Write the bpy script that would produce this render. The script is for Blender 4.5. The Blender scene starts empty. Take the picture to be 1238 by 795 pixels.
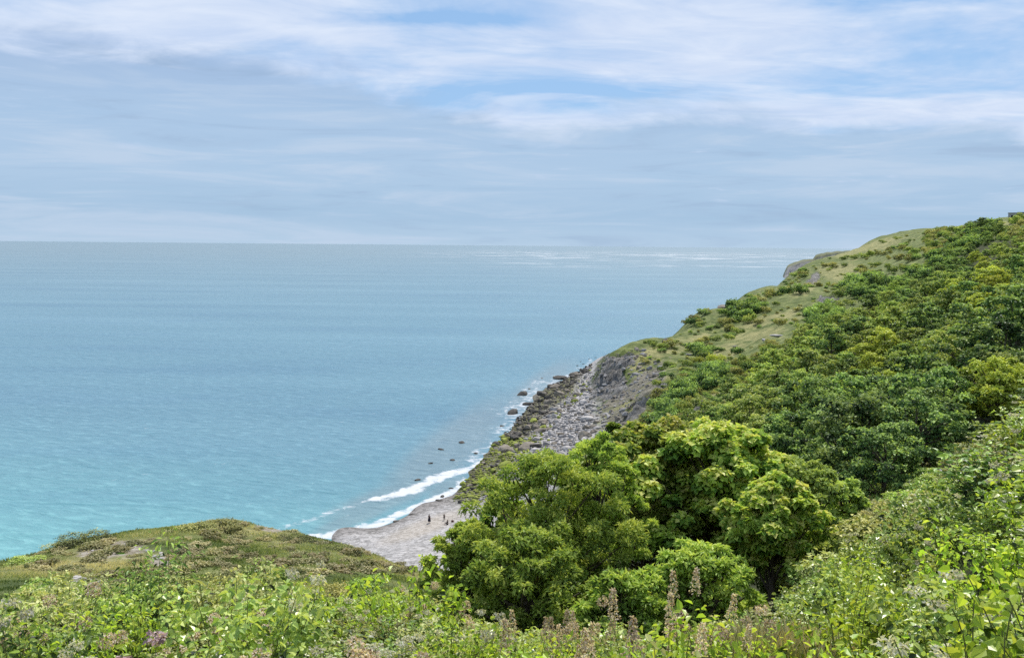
import bpy, bmesh, math, random
import numpy as np
from mathutils import Matrix, Vector
R = math.radians
rng = np.random.default_rng(7)
random.seed(7)
scene = bpy.context.scene
COL = scene.collection

# ------------------------------------------------------------------ camera
EYE = np.array([0.0, 0.0, 56.0])
F, CX, CY = 1072.0, 619.0, 397.5
M = (Matrix.Rotation(R(90 - 5.4), 3, 'X') @ Matrix.Rotation(R(0.52), 3, 'Z'))
MR = np.array(M)
cam_d = bpy.data.cameras.new('camera'); cam = bpy.data.objects.new('camera', cam_d)
COL.objects.link(cam); cam.location = EYE; cam.rotation_euler = M.to_euler()
cam_d.sensor_width = 36; cam_d.lens = 36 * F / 1238
cam_d.clip_start = 0.1; cam_d.clip_end = 100000
scene.camera = cam

def ray(px, py):
    px = np.asarray(px, float); py = np.asarray(py, float)
    v = np.stack([(px - CX) / F, -(py - CY) / F, -np.ones_like(px)], -1)
    v = v @ MR.T
    return v / np.linalg.norm(v, axis=-1, keepdims=True)
def W(px, py, d, h=0.0):
    v = ray(px, py); p = EYE + v * (d / math.hypot(v[0], v[1])); p[2] -= h
    return p
def S(px, py, z=0.0):
    v = ray(px, py); return EYE + v * ((z - EYE[2]) / v[2])
def proj(P):
    v = (np.asarray(P) - EYE) @ MR
    w = np.maximum(-v[..., 2], 1e-3)
    return CX + F * v[..., 0] / w, CY - F * v[..., 1] / w
def polar(azdeg, d, z):
    return np.array([d * math.sin(R(azdeg)), d * math.cos(R(azdeg)), z])

# ------------------------------------------------------------------ value noise
TAB = rng.random((256, 256))
def vnoise(x, y):
    xi = np.floor(x).astype(int); yi = np.floor(y).astype(int)
    fx = x - xi; fy = y - yi
    fx = fx * fx * (3 - 2 * fx); fy = fy * fy * (3 - 2 * fy)
    a = TAB[xi & 255, yi & 255]; b = TAB[(xi + 1) & 255, yi & 255]
    c = TAB[xi & 255, (yi + 1) & 255]; d = TAB[(xi + 1) & 255, (yi + 1) & 255]
    return (a * (1 - fx) + b * fx) * (1 - fy) + (c * (1 - fx) + d * fx) * fy
def fbm(x, y, o=4):
    s = 0; a = .5; t = 0
    for i in range(o):
        s = s + a * vnoise(x * 2**i + 17.3 * i, y * 2**i + 9.1 * i); t += a; a *= .5
    return s / t - .5
def sstep(a, b, x):
    t = np.clip((x - a) / (b - a), 0, 1); return t * t * (3 - 2 * t)

# ------------------------------------------------------------------ terrain from survey points
G = []
def g(*a): G.append(W(*a))
for az in (-60, -35, -15, 0, 15, 35, 60):
    G.append(polar(az, 1.5, 54.3 + .006 * az))
# hedge bank in front of the viewpoint
for px in (0, 310, 619, 800, 960): g(px, 795, 4.6 if px < 900 else 8.5, .85 if px < 900 else .1)
for px, py, d in ((0, 716, 12), (200, 712, 13), (400, 714, 12), (620, 724, 9), (800, 742, 9)): g(px, py, d, 1.15)
# left knoll
for px, py, d in ((0, 700, 36), (150, 690, 40), (300, 680, 40), (430, 690, 38), (0, 682, 48), (60, 663, 54), (100, 652, 57), (160, 646, 60),
                  (270, 631, 62), (350, 641, 60), (430, 661, 55), (475, 676, 52), (530, 696, 48), (100, 670, 48), (300, 655, 50)):
    g(px, py, d, .25)
for az, zs in ((-60, (36, 24, 8, -3, -7)), (-40, (34, 22, 6, -3, -7)), (-29, (33, 22, 6, -3, -7)), (-20, (34, 23, 8, -2.5, -6)), (-14, (34, 24, 9, 0., -4))):
    for d, z in zip((66, 80, 105, 130, 165), zs): G.append(polar(az, d, z))
for az, zs in ((-8, (24, 13, 4.5)), (-3, (26, 15, 5.2)), (2, (28, 18, 9))):
    for d, z in zip((75, 105, 145), zs): G.append(polar(az, d, z))
for az in (-60, -45): G.append(polar(az, 30, 43)); G.append(polar(az, 12, 50)); G.append(polar(az, 48, 39))
# beach
for px, py in ((400, 650), (450, 636), (500, 615), (540, 600), (560, 582), (590, 548), (620, 515), (640, 490), (670, 465), (700, 450), (716, 439)):
    G.append(S(px, py, 0.0)); G.append(S(px - 70, py, -1.6)); G.append(S(px - 220, py, -6))
for px, py, z in ((470, 655, 1.6), (519, 634, 1.7), (545, 655, 3.2), (600, 605, 3), (600, 560, 1.2), (650, 552, 3.4), (640, 520, 1.2), (690, 505, 3.6), (668, 490, 1.6), (690, 484, 2.6), (675, 508, 3.0), (700, 462, 2.0), (692, 461, 1.4), (700, 490, 3.6), (680, 476, 1.8), (708, 470, 2.6), (700, 540, 5.0)):
    G.append(S(px, py, z))
# cliff foot, cliff face and the scree slope above the beach
for px, py, d in ((718, 456, 346), (716, 480, 296), (712, 520, 244), (735, 431, 336), (742, 452, 312), (760, 470, 285), (750, 500, 252), (790, 408, 385), (790, 440, 310), (790, 465, 265),
                  (790, 500, 225), (840, 380, 470), (840, 420, 345), (900, 358, 610), (950, 336, 830), (975, 331, 900), (995, 327, 930), (1014, 325, 960), (1034, 303, 990), (1065, 286, 950), (1100, 281, 850), (1140, 276, 750),
                  (1185, 269, 610), (1215, 266, 550), (1238, 263, 520), (850, 440, 300), (850, 478, 235), (870, 503, 190),
                  (900, 400, 385), (950, 400, 310), (950, 365, 430), (950, 350, 530), (950, 450, 215), (950, 510, 140), (1000, 340, 610), (1000, 370, 390), (1050, 310, 720), (1050, 335, 520),
                  (1050, 380, 330), (1050, 445, 195), (1150, 300, 500), (1150, 350, 320), (1150, 420, 190), (1238, 300, 380), (1238, 350, 250), (1238, 420, 150), (1200, 470, 115)):
    g(px, py, d, .3)
g(1050, 510, 125, 3); g(1050, 600, 74, .5); g(1130, 510, 110, 4); g(1090, 560, 84, 1)
for az, p in ((5.5, ((425, 2), (450, -3), (520, -7))), (9, ((425, 6), (470, -1), (520, -5))), (11.7, ((520, 3), (560, -3))), (14.7, ((670, 4), (730, -3))), (17.2, ((900, 6), (980, -4))), (19, ((1010, 20), (1100, -5))),
              (21, ((1130, 40), (1300, -5))), (24, ((1100, 68), (1400, 50))), (28, ((800, 74), (1400, 60))), (34, ((300, 60), (600, 78), (1400, 70), (120, 46))), (45, ((60, 48), (150, 58), (300, 68), (700, 82), (1400, 80))),
              (60, ((12, 56), (60, 54), (300, 72), (1400, 84)))):
    for d, z in p: G.append(polar(az, d, z))
# behind the central trees
for az, d, z in ((-3, 28, 43.3), (3, 28, 43), (9, 28, 43), (15, 30, 43), (19, 32, 43.5), (5, 42, 38), (12, 45, 38), (18, 50, 38.5), (2, 70, 31), (8, 75, 31), (14, 80, 31.5), (8, 130, 23), (4, 190, 11), (10, 180, 18), (14, 120, 28), (-2, 50, 37)):
    G.append(polar(az, d, z))
# near bank on the right
for px, py, d, h in ((1238, 490, 14, 1.0), (1180, 560, 15, 1.0), (1110, 640, 18, 1.0), (1045, 700, 21, .8), (1000, 745, 17, .5), (1000, 785, 10, .1), (1238, 620, 7, .9), (1238, 795, 3.4, .7), (1120, 750, 7, .8), (1120, 690, 11, .9)):
    g(px, py, d, h)
for az, d, z in ((26, 26, 48), (30, 28, 49), (26, 45, 43), (31, 55, 44), (31, 90, 41.5), (45, 15, 55), (45, 28, 53), (60, 25, 56)): G.append(polar(az, d, z))
G = np.array(G)
def uv(x, y):
    az = np.clip(np.arctan2(x, y), R(-60), R(60)); d = np.maximum(np.hypot(x, y), 1.5)
    return az * 3.0, np.log(d)
def tps_k(r2): return .5 * r2 * np.log(r2 + 1e-9)
_gu, _gv = uv(G[:, 0], G[:, 1]); _gd = np.exp(_gv); _gt = (G[:, 2] - 56) / _gd
n = len(G)
A = np.zeros((n + 3, n + 3)); A[:n, :n] = tps_k((_gu[:, None] - _gu)**2 + (_gv[:, None] - _gv)**2) + np.eye(n) * 2e-4
A[:n, n] = 1; A[:n, n + 1] = _gu; A[:n, n + 2] = _gv; A[n:, :n] = A[:n, n:].T
COEF = np.linalg.solve(A, np.concatenate([_gt, [0, 0, 0]]))
def T0(x, y):
    x = np.asarray(x, float); y = np.asarray(y, float); sh = x.shape
    u, v = uv(x.ravel(), y.ravel()); out = np.empty(u.size)
    for i in range(0, u.size, 20000):
        uu, vv = u[i:i+20000], v[i:i+20000]
        out[i:i+20000] = tps_k((uu[:, None] - _gu)**2 + (vv[:, None] - _gv)**2) @ COEF[:n] + COEF[n] + COEF[n+1] * uu + COEF[n+2] * vv
    z = 56 + out * np.exp(v)
    return z.reshape(sh)
def T(x, y):
    z = T0(x, y); d = np.hypot(x, y)
    land = sstep(4.0, 9.0, z)
    amp = np.clip(d * .010, .05, 3.2) * land * sstep(3, 12, d)
    z = z + amp * (1.1 * fbm(x / 26 + 40, y / 26, 4) + .55 * fbm(x / 7 + 3, y / 7 + 11, 3))
    z = z + (1 - land) * .5 * fbm(x / 9, y / 9, 3)
    # rough rock ledges on the cliff
    px, py = proj(np.stack([x, y, z], -1))
    rib = 1 - np.abs(2 * vnoise((y + .5 * x) / 5.5 + 3, (x - .5 * y) / 30) - 1); rib2 = 1 - np.abs(2 * vnoise((y + .6 * x) / 2.3 + 8, (x - .5 * y) / 14 + 5) - 1)
    return z + blob(px, py, CLIFF) * np.clip(d / 250, .2, 1.6) * (4.2 * (rib - .6) + 2.2 * (rib2 - .6) + 3.5 * fbm(x / 7, y / 8 + 5, 4)) + .8 * blob(px, py, BARE) * sstep(100, 150, d) * (rib - .6)
def blob(px, py, L):
    o = np.zeros_like(px)
    for cx, cy, rx, ry, rot in L:
        a = R(rot); dx, dy = px - cx, py - cy
        q = ((dx * math.cos(a) + dy * math.sin(a)) / rx)**2 + ((-dx * math.sin(a) + dy * math.cos(a)) / ry)**2
        o = np.maximum(o, 1 - sstep(.5, 1.25, np.sqrt(q)))
    return o
CLIFF = [(737, 460, 22, 34, 20), (752, 440, 22, 12, -35), (848, 500, 14, 18, 0), (985, 338, 12, 8, -25), (1002, 362, 14, 6, -20), (775, 490, 34, 6, -38), (800, 470, 20, 5, -40)]
DRY = [(785, 430, 60, 16, -22), (760, 490, 70, 22, -42), (880, 425, 34, 10, -15), (900, 440, 25, 8, 0), (915, 405, 40, 9, -10), (1015, 328, 30, 12, -10), (975, 350, 26, 10, -25), (840, 415, 30, 8, -25), (1050, 300, 60, 7, -12), (120, 672, 110, 26, -8),
       (300, 645, 80, 12, 10), (470, 675, 60, 10, 28), (980, 785, 80, 30, 0), (930, 385, 60, 8, -15), (860, 480, 20, 6, -20), (1180, 275, 70, 6, -8)]
BARE = [(140, 664, 52, 13, -5), (105, 705, 26, 12, 0), (195, 677, 18, 8, 0), (325, 638, 24, 5, 10), (765, 470, 60, 9, -38), (735, 520, 40, 14, -50), (785, 470, 30, 6, -40)]

def hit(px, py, dmin=4.0, dmax=1500.0):
    """first ground point seen along each pixel ray"""
    v = ray(px, py); hv = np.hypot(v[:, 0], v[:, 1])
    out = np.full((len(v), 3), np.nan); open_ = np.ones(len(v), bool); prev = np.full(len(v), dmin)
    for d in np.geomspace(dmin, dmax, 260):
        P = EYE + v * (d / hv)[:, None]
        under = open_ & (T0(P[:, 0], P[:, 1]) > P[:, 2])
        out[under] = P[under]; open_ &= ~under
        if not open_.any(): break
    ok = ~np.isnan(out[:, 0]); out[ok, 2] = T(out[ok, 0], out[ok, 1])
    return out, ok

# ------------------------------------------------------------------ mesh helpers
def mesh_np(name, verts, faces, mat=None, attrs=None, smooth=False, cols=None):
    """faces: (m,k) int array or list of such arrays"""
    me = bpy.data.meshes.new(name)
    if not isinstance(faces, list): faces = [faces]
    verts = np.asarray(verts, np.float32)
    me.vertices.add(len(verts)); me.vertices.foreach_set('co', verts.ravel())
    li = np.concatenate([f.ravel() for f in faces]).astype(np.int32)
    cnt = np.concatenate([np.full(len(f), f.shape[1]) for f in faces])
    st = np.concatenate([[0], np.cumsum(cnt)[:-1]]).astype(np.int32)
    me.loops.add(len(li)); me.loops.foreach_set('vertex_index', li)
    me.polygons.add(len(cnt)); me.polygons.foreach_set('loop_start', st)
    me.polygons.foreach_set('use_smooth', np.full(len(cnt), smooth, dtype=bool))
    me.update(calc_edges=True)
    for k, v in (attrs or {}).items():
        a = me.attributes.new(k, 'FLOAT', 'POINT'); a.data.foreach_set('value', np.asarray(v, np.float32))
    for k, v in (cols or {}).items():
        a = me.attributes.new(k, 'FLOAT_COLOR', 'POINT'); a.data.foreach_set('color', np.asarray(v, np.float32).ravel())
    if mat: me.materials.append(mat)
    return me
def link(name, me, parent=None):
    o = bpy.data.objects.new(name, me); COL.objects.link(o)
    if parent: o.parent = parent
    return o
def tag(o, label=None, cat=None, group=None, kind=None):
    if label: o['label'] = label
    if cat: o['category'] = cat
    if group: o['group'] = group
    if kind: o['kind'] = kind
    return o
def empty(name, loc=(0, 0, 0)):
    o = bpy.data.objects.new(name, None); COL.objects.link(o); o.location = loc; o.empty_display_size = .1
    return o
def place(name, parts, loc, rz=0, sc=1, tilt=(0, 0)):
    """a new thing that carries a linked copy of each part: parts = [(part name, mesh, [sub parts])]"""
    r = empty(name, tuple(loc)); r.rotation_euler = (tilt[0], tilt[1], rz)
    r.scale = (sc, sc, sc) if np.isscalar(sc) else sc
    for p in parts:
        c = link(p[0], p[1], r)
        if len(p) > 2:
            c.location = p[2]
            if len(p) > 3: c.rotation_euler = p[3]
            if len(p) > 4: c.scale = (p[4],) * 3
    return r
def unit(v): return v / (np.linalg.norm(v, axis=-1, keepdims=True) + 1e-9)

def leaf_geo(P, N, D, L, Wd, tint, six=False, fold=.18, droop=.15):
    P = np.asarray(P); N = unit(N); D = unit(D - N * np.sum(D * N, -1, keepdims=True)); B = np.cross(N, D)
    L = np.asarray(L)[:, None]; Wd = np.asarray(Wd)[:, None]; m = len(P)
    up = N * Wd * fold
    if six:
        V = np.stack([P, P + D * L * .22 + B * Wd * .46 + up, P + D * L * .6 + B * Wd * .42 + up - N * L * droop * .3, P + D * L - N * L * droop,
                      P + D * L * .6 - B * Wd * .42 + up - N * L * droop * .3, P + D * L * .22 - B * Wd * .46 + up], 1).reshape(-1, 3)
        i = np.arange(m)[:, None] * 6
        Fc = np.concatenate([i + np.array([[0, 1, 2, 3]]), i + np.array([[0, 3, 4, 5]])])
        return V, Fc, np.repeat(tint, 6)
    V = np.stack([P, P + D * L * .45 + B * Wd * .5 + up, P + D * L - N * L * droop, P + D * L * .45 - B * Wd * .5 + up], 1).reshape(-1, 3)
    i = np.arange(m)[:, None] * 4
    Fc = np.concatenate([i + np.array([[0, 1, 2]]), i + np.array([[0, 2, 3]])])
    return V, Fc, np.repeat(tint, 4)

def tube_geo(paths):
    """paths: list of (points, radii); six sided tapered tubes"""
    Vs, Fs, o = [], [], 0
    for pts, rad in paths:
        pts = np.asarray(pts, float); k = len(pts); t = np.gradient(pts, axis=0); t = unit(t)
        a = np.where(np.abs(t[:, 2:3]) > .9, np.array([[1., 0, 0]]), np.array([[0, 0, 1.]]))
        b = unit(np.cross(t, a)); c = np.cross(t, b)
        an = np.arange(6) * math.pi / 3
        ring = pts[:, None, :] + np.asarray(rad)[:, None, None] * (np.cos(an)[None, :, None] * b[:, None, :] + np.sin(an)[None, :, None] * c[:, None, :])
        Vs.append(ring.reshape(-1, 3))
        i = np.arange(k - 1)[:, None] * 6 + np.arange(6)[None, :]; j = np.arange(k - 1)[:, None] * 6 + (np.arange(6)[None, :] + 1) % 6
        Fs.append(np.stack([i, j, j + 6, i + 6], -1).reshape(-1, 4) + o); o += k * 6
    return np.concatenate(Vs), np.concatenate(Fs)

# ------------------------------------------------------------------ node helpers
def mat_new(name):
    m = bpy.data.materials.new(name); m.use_nodes = True; nt = m.node_tree; nt.nodes.clear()
    out = nt.nodes.new('ShaderNodeOutputMaterial'); return m, nt, out
class NB:
    def __init__(s, nt): s.nt = nt
    def n(s, t, ins=None, **kw):
        nd = s.nt.nodes.new('ShaderNode' + t)
        for k, v in kw.items(): setattr(nd, k, v)
        for k, v in (ins or {}).items(): s.set(nd.inputs[k], v)
        return nd
    def set(s, sock, v):
        if isinstance(v, bpy.types.NodeSocket): s.nt.links.new(v, sock)
        elif isinstance(v, bpy.types.Node): s.nt.links.new(v.outputs[0], sock)
        else:
            if isinstance(v, tuple) and len(v) == 3 and sock.type == 'RGBA': v = v + (1,)
            sock.default_value = v
    def math(s, op, a, b=0.0, c=0.0, clamp=False):
        nd = s.nt.nodes.new('ShaderNodeMath'); nd.operation = op; nd.use_clamp = clamp
        s.set(nd.inputs[0], a); s.set(nd.inputs[1], b); s.set(nd.inputs[2], c); return nd.outputs[0]
    def mix(s, f, a, b, mode='MIX'):
        nd = s.nt.nodes.new('ShaderNodeMix'); nd.data_type = 'RGBA'; nd.blend_type = mode
        s.set(nd.inputs[0], f); s.set(nd.inputs[6], a); s.set(nd.inputs[7], b); return nd.outputs[2]
    def ss(s, v, a, b, lo=0., hi=1.):
        nd = s.nt.nodes.new('ShaderNodeMapRange'); nd.interpolation_type = 'SMOOTHSTEP'
        s.set(nd.inputs['Value'], v); nd.inputs['From Min'].default_value = a; nd.inputs['From Max'].default_value = b
        nd.inputs['To Min'].default_value = lo; nd.inputs['To Max'].default_value = hi; return nd.outputs[0]
    def noise(s, vec, scale, detail=4., rough=.55, dist=0., dim='3D'):
        nd = s.nt.nodes.new('ShaderNodeTexNoise'); nd.noise_dimensions = dim
        s.set(nd.inputs['Vector'], vec); nd.inputs['Scale'].default_value = scale; nd.inputs['Detail'].default_value = detail
        nd.inputs['Roughness'].default_value = rough; nd.inputs['Distortion'].default_value = dist; return nd.outputs['Fac']
    def ramp(s, f, stops):
        nd = s.nt.nodes.new('ShaderNodeValToRGB'); s.set(nd.inputs[0], f); e = nd.color_ramp.elements
        while len(e) < len(stops): e.new(.5)
        for el, (p, c) in zip(e, stops): el.position = p; el.color = c if len(c) == 4 else tuple(c) + (1,)
        return nd.outputs[0]
    def mapping(s, vec, scale=(1, 1, 1), loc=(0, 0, 0), rot=(0, 0, 0)):
        return s.n('Mapping', {'Vector': vec, 'Scale': scale, 'Location': loc, 'Rotation': rot}).outputs[0]

CAP = .63; GAIN = 3.75; SAT = .95; WARM = (1.16, 1.0, .86)
def leaf_mat(name, stops, trans=.3, tcol=(1.2, 1.15, .62), rough=.5, spec=.22, var=.5):
    stops2 = []
    for i_, (p_, c_) in enumerate(stops):
        k_ = GAIN * (((.16 if SAT < 1 else .6), (.78 if SAT < 1 else 1.), 1.18, 1.18)[min(i_, 3)]); v_ = [v * k_ * w_ for v, w_ in zip(c_, WARM)]  # old leaves darkened, new tips lifted: light-and-shade contrast put into the colour
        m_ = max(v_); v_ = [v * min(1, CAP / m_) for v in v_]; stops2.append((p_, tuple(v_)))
    stops = stops2
    m, nt, out = mat_new(name); b = NB(nt)
    t = b.n('Attribute', attribute_name='tint').outputs['Fac']
    oi = b.n('ObjectInfo').outputs['Random']
    pos = b.n('NewGeometry').outputs['Position']
    nz = b.noise(pos, .35, 2.)
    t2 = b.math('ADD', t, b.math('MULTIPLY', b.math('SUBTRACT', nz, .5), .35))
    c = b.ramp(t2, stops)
    hsv = b.n('HueSaturation', {'Hue': b.math('ADD', .5, b.math('MULTIPLY', b.math('SUBTRACT', oi, .5), .014)), 'Saturation': SAT,
                                'Value': b.math('ADD', 1 - var / 2, b.math('MULTIPLY', oi, var)), 'Color': c}).outputs[0]
    p = b.n('BsdfPrincipled', {'Base Color': hsv, 'Roughness': rough, 'Specular IOR Level': spec})
    tc = b.mix(1., hsv, tcol, 'MULTIPLY')
    tr = b.n('BsdfTranslucent', {'Color': tc})
    ms = b.n('MixShader', {0: trans, 1: p.outputs[0], 2: tr.outputs[0]})
    nt.links.new(ms.outputs[0], out.inputs[0]); return m
def plain_mat(name, col, rough=.8, nscale=3., amt=.35, bump=0.):
    m, nt, out = mat_new(name); b = NB(nt)
    pos = b.n('TexCoord').outputs['Object']
    nz = b.noise(pos, nscale, 5.)
    c = b.mix(1., col, b.ramp(nz, [(.25, (1 - amt,) * 3), (.75, (1 + amt,) * 3)]), 'MULTIPLY')
    p = b.n('BsdfPrincipled', {'Base Color': c, 'Roughness': rough, 'Specular IOR Level': .2})
    if bump:
        bn = b.n('Bump', {'Strength': bump, 'Distance': .1, 'Height': nz}); nt.links.new(bn.outputs[0], p.inputs['Normal'])
    nt.links.new(p.outputs[0], out.inputs[0]); return m

# ------------------------------------------------------------------ terrain mesh
def in_poly(px, py, poly):
    o = np.zeros(len(px), bool); x0, y0 = poly[-1]
    for x1, y1 in poly:
        c = ((y0 > py) != (y1 > py)) & (px < (x1 - x0) * (py - y0) / (y1 - y0 + 1e-12) + x0); o ^= c; x0, y0 = x1, y1
    return o
def fine(lo, hi, a0, a1, s0, s1):
    a = list(np.arange(a0, a1 + 1e-6, s1)); b = []
    x = a1
    st = s1
    while x < hi: st = min(st * 1.25, s0); x = min(x + st, hi); b.append(x)
    c = []; x = a0; st = s1
    while x > lo: st = min(st * 1.25, s0); x = max(x - st, lo); c.append(x)
    return np.array(c[::-1] + a + b)
def polar_grid(az, ds):
    a, d = np.meshgrid(np.radians(az), ds); x = d * np.sin(a); y = d * np.cos(a)
    nr, nc = x.shape; i = np.arange(nr - 1)[:, None] * nc + np.arange(nc - 1)[None, :]
    return x.ravel(), y.ravel(), np.stack([i, i + 1, i + nc + 1, i + nc], -1).reshape(-1, 4)[:, ::-1]
az = fine(-179.9, 179.9, -33, 33, 6, .17)
ds = np.concatenate([[.02, .5, 1.0], np.geomspace(1.5, 120, 170), np.geomspace(121, 450, 300), np.geomspace(455, 1500, 90), [1800, 2500]])
tx, ty, tf = polar_grid(az, ds)
td = np.hypot(tx, ty); tz = T(tx, ty)
tz = np.where(td > 1500, -12, tz); tz = np.maximum(tz, -12)
taz = np.abs(np.degrees(np.arctan2(tx, ty)))
tpx, tpy = proj(np.stack([tx, ty, tz], -1)); behind = (np.cos(np.arctan2(tx, ty)) < .2)
front = np.where(behind, 0, 1)
wob = 14 * fbm(tpx / 18, tpy / 18, 3)
rock = blob(tpx + wob, tpy + wob, CLIFF) * front * (td > 100)
dry = blob(tpx + wob, tpy + wob * .6, DRY) * front
bare = blob(tpx + wob * .6, tpy + wob * .4, BARE) * front
beach = (1 - sstep(4.2, 6.5, tz - 6 * (1 - sstep(2, 6, np.degrees(np.arctan2(tx, ty)))) + fbm(tx / 6, ty / 6, 3) * 3)) * (td > 90)
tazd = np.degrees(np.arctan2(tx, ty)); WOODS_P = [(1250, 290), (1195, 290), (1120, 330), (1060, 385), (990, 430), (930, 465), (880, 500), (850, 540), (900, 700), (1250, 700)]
litter_shade = np.maximum.reduce([sstep(2, 3, td) * (1 - sstep(19, 27, td)), sstep(-3, 0, tazd) * (1 - sstep(75, 95, td)), in_poly(tpx, tpy, WOODS_P) * (td < 600) * 1.]) * (tazd > -75) * (tazd < 75)  # litter tone under plants, with the deep shade of gaps put into it
litter_shade *= 1 - blob(tpx, tpy, [(985, 785, 70, 26, 0)]) * (td < 20)
weed = blob(tpx + wob * .5, tpy, [(588, 573, 50, 26, -42), (632, 512, 50, 22, -48), (672, 474, 40, 16, -38)]) * (td > 120)
mask = np.stack([beach, rock, dry, np.ones_like(dry)], -1)
mask2 = np.stack([bare, sstep(-.2, .9, tz), blob(tpx, tpy, [(515, 636, 60, 10, -20)]) * (td > 120), np.ones_like(dry)], -1)

mt, nt, out = mat_new('hillside_ground'); b = NB(nt)
pos = b.n('NewGeometry').outputs['Position']
c1 = b.n('Attribute', attribute_name='mask').outputs['Color']; c2 = b.n('Attribute', attribute_name='mask2').outputs['Color']
s1 = b.n('SeparateColor', {0: c1}); s2 = b.n('SeparateColor', {0: c2})
nbig = b.noise(pos, .06, 5.); nmid = b.noise(pos, .35, 6., .65); nfin = b.noise(pos, 2.2, 6., .7); nlow = b.noise(pos, .13, 4., .6)
grass = b.ramp(nmid, [(.34, (.05, .08, .022)), (.5, (.145, .175, .05)), (.66, (.27, .28, .11))])
dryc = b.ramp(nfin, [(.3, (.19, .18, .065)), (.52, (.3, .28, .12)), (.7, (.44, .39, .2))])
dm = b.ss(b.math('ADD', b.math('MULTIPLY', s1.outputs[2], .8), b.math('MULTIPLY', b.math('SUBTRACT', b.math('ADD', b.math('MULTIPLY', nmid, .6), b.math('MULTIPLY', nlow, .4)), .5), 3.)), .2, 1.15)
dm = b.math('MAXIMUM', dm, b.ss(nbig, .56, .72, 0., .6))
grass = b.mix(b.ss(nlow, .38, .6, .55, 0.), grass, (.07, .095, .028)); colr = b.mix(dm, grass, dryc)
barec = b.ramp(nfin, [(.32, (.17, .14, .10)), (.5, (.27, .235, .18)), (.66, (.46, .43, .37))])
scree = b.ramp(b.noise(b.mapping(pos, (.25, .7, .2), rot=(0, 0, R(-28))), 1., 6., .7), [(.3, (.085, .085, .05)), (.5, (.17, .155, .115)), (.7, (.3, .28, .23))])
barec = b.mix(b.n('Attribute', attribute_name='far').outputs['Fac'], barec, scree)
bm = b.ss(b.math('ADD', s2.outputs[0], b.math('MULTIPLY', b.math('SUBTRACT', nmid, .5), 2.2)), .3, .9)
colr = b.mix(bm, colr, barec)
vr = b.n('TexVoronoi', {'Vector': b.mapping(pos, (.5, .5, .9)), 'Scale': .6, 'Randomness': 1.})
rockc = b.ramp(b.noise(b.mapping(pos, (1, 1, .35)), .45, 8., .78), [(.36, (.05, .048, .045)), (.5, (.21, .2, .185)), (.66, (.42, .4, .37))])
rm = b.ss(b.math('ADD', s1.outputs[1], b.math('MULTIPLY', b.math('SUBTRACT', nmid, .5), 2.6)), .4, .75)
colr = b.mix(rm, colr, rockc)
peb = b.n('TexVoronoi', {'Vector': pos, 'Scale': 1.6, 'Randomness': 1.})
pebv = b.n('SeparateColor', {0: peb.outputs['Color']}).outputs[0]
bc = b.ramp(b.math('ADD', b.math('MULTIPLY', nmid, .5), b.math('MULTIPLY', pebv, .5)), [(.25, (.22, .21, .2)), (.5, (.35, .335, .325)), (.75, (.48, .46, .445))])
bc = b.mix(b.math('MULTIPLY', s2.outputs[2], .4), bc, (.44, .37, .28))
bc = b.mix(b.math('MULTIPLY', b.n('Attribute', attribute_name='weed').outputs['Fac'], b.ss(nmid, .3, .55, .45, 1.)), bc, b.mix(nfin, (.05, .05, .03), (.17, .17, .06)))
bc = b.mix(s2.outputs[1], b.mix(1., bc, (.5, .48, .46), 'MULTIPLY'), bc)
colr = b.mix(b.math('MULTIPLY', b.n('Attribute', attribute_name='litter_shade').outputs['Fac'], .88), colr, b.mix(nfin, (.012, .016, .006), (.05, .055, .022)))  # near-black ground colour painted where plants would shade it
colr = b.mix(s1.outputs[0], colr, bc)
p = b.n('BsdfPrincipled', {'Base Color': colr, 'Roughness': .9, 'Specular IOR Level': .15})
bh = b.math('ADD', b.math('MULTIPLY', nmid, 1.), b.math('MULTIPLY', nfin, .35))
bh = b.math('ADD', bh, b.math('MULTIPLY', b.math('MULTIPLY', rockc, rm), 2.5))
bn = b.n('Bump', {'Strength': .8, 'Distance': .9, 'Height': bh}); nt.links.new(bn.outputs[0], p.inputs['Normal'])
nt.links.new(p.outputs[0], out.inputs[0])
o = link('hillside', mesh_np('hillside', np.stack([tx, ty, tz], -1), tf, mt, smooth=True, attrs={'weed': weed, 'far': sstep(90, 140, td), 'litter_shade': litter_shade}, cols={'mask': mask, 'mask2': mask2}))
tag(o, kind='structure')

# ------------------------------------------------------------------ sea
saz = fine(-179.9, 179.9, -34, 24, 8, .16)
sds = np.concatenate([[60, 90], np.geomspace(100, 480, 330), np.geomspace(486, 3000, 60), np.geomspace(3300, 80000, 22)])
sx, sy, sf = polar_grid(saz, sds)
spx, spy = proj(np.stack([sx, sy, np.zeros_like(sx)], -1)); sfront = (np.cos(np.arctan2(sx, sy)) > .2) * 1.
def line_mask(px, py, pts):
    o = np.zeros_like(px)
    for (x0, y0, w0), (x1, y1, w1) in zip(pts[:-1], pts[1:]):
        dx, dy = x1 - x0, y1 - y0; t = np.clip(((px - x0) * dx + (py - y0) * dy) / (dx * dx + dy * dy), 0, 1)
        dist = np.hypot(px - x0 - t * dx, py - y0 - t * dy); o = np.maximum(o, 1 - sstep(.35, 1.3, dist / (w0 + t * (w1 - w0))))
    return o
nw = 5 * fbm(spx / 14 + 3, spy / 7, 3)
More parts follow.
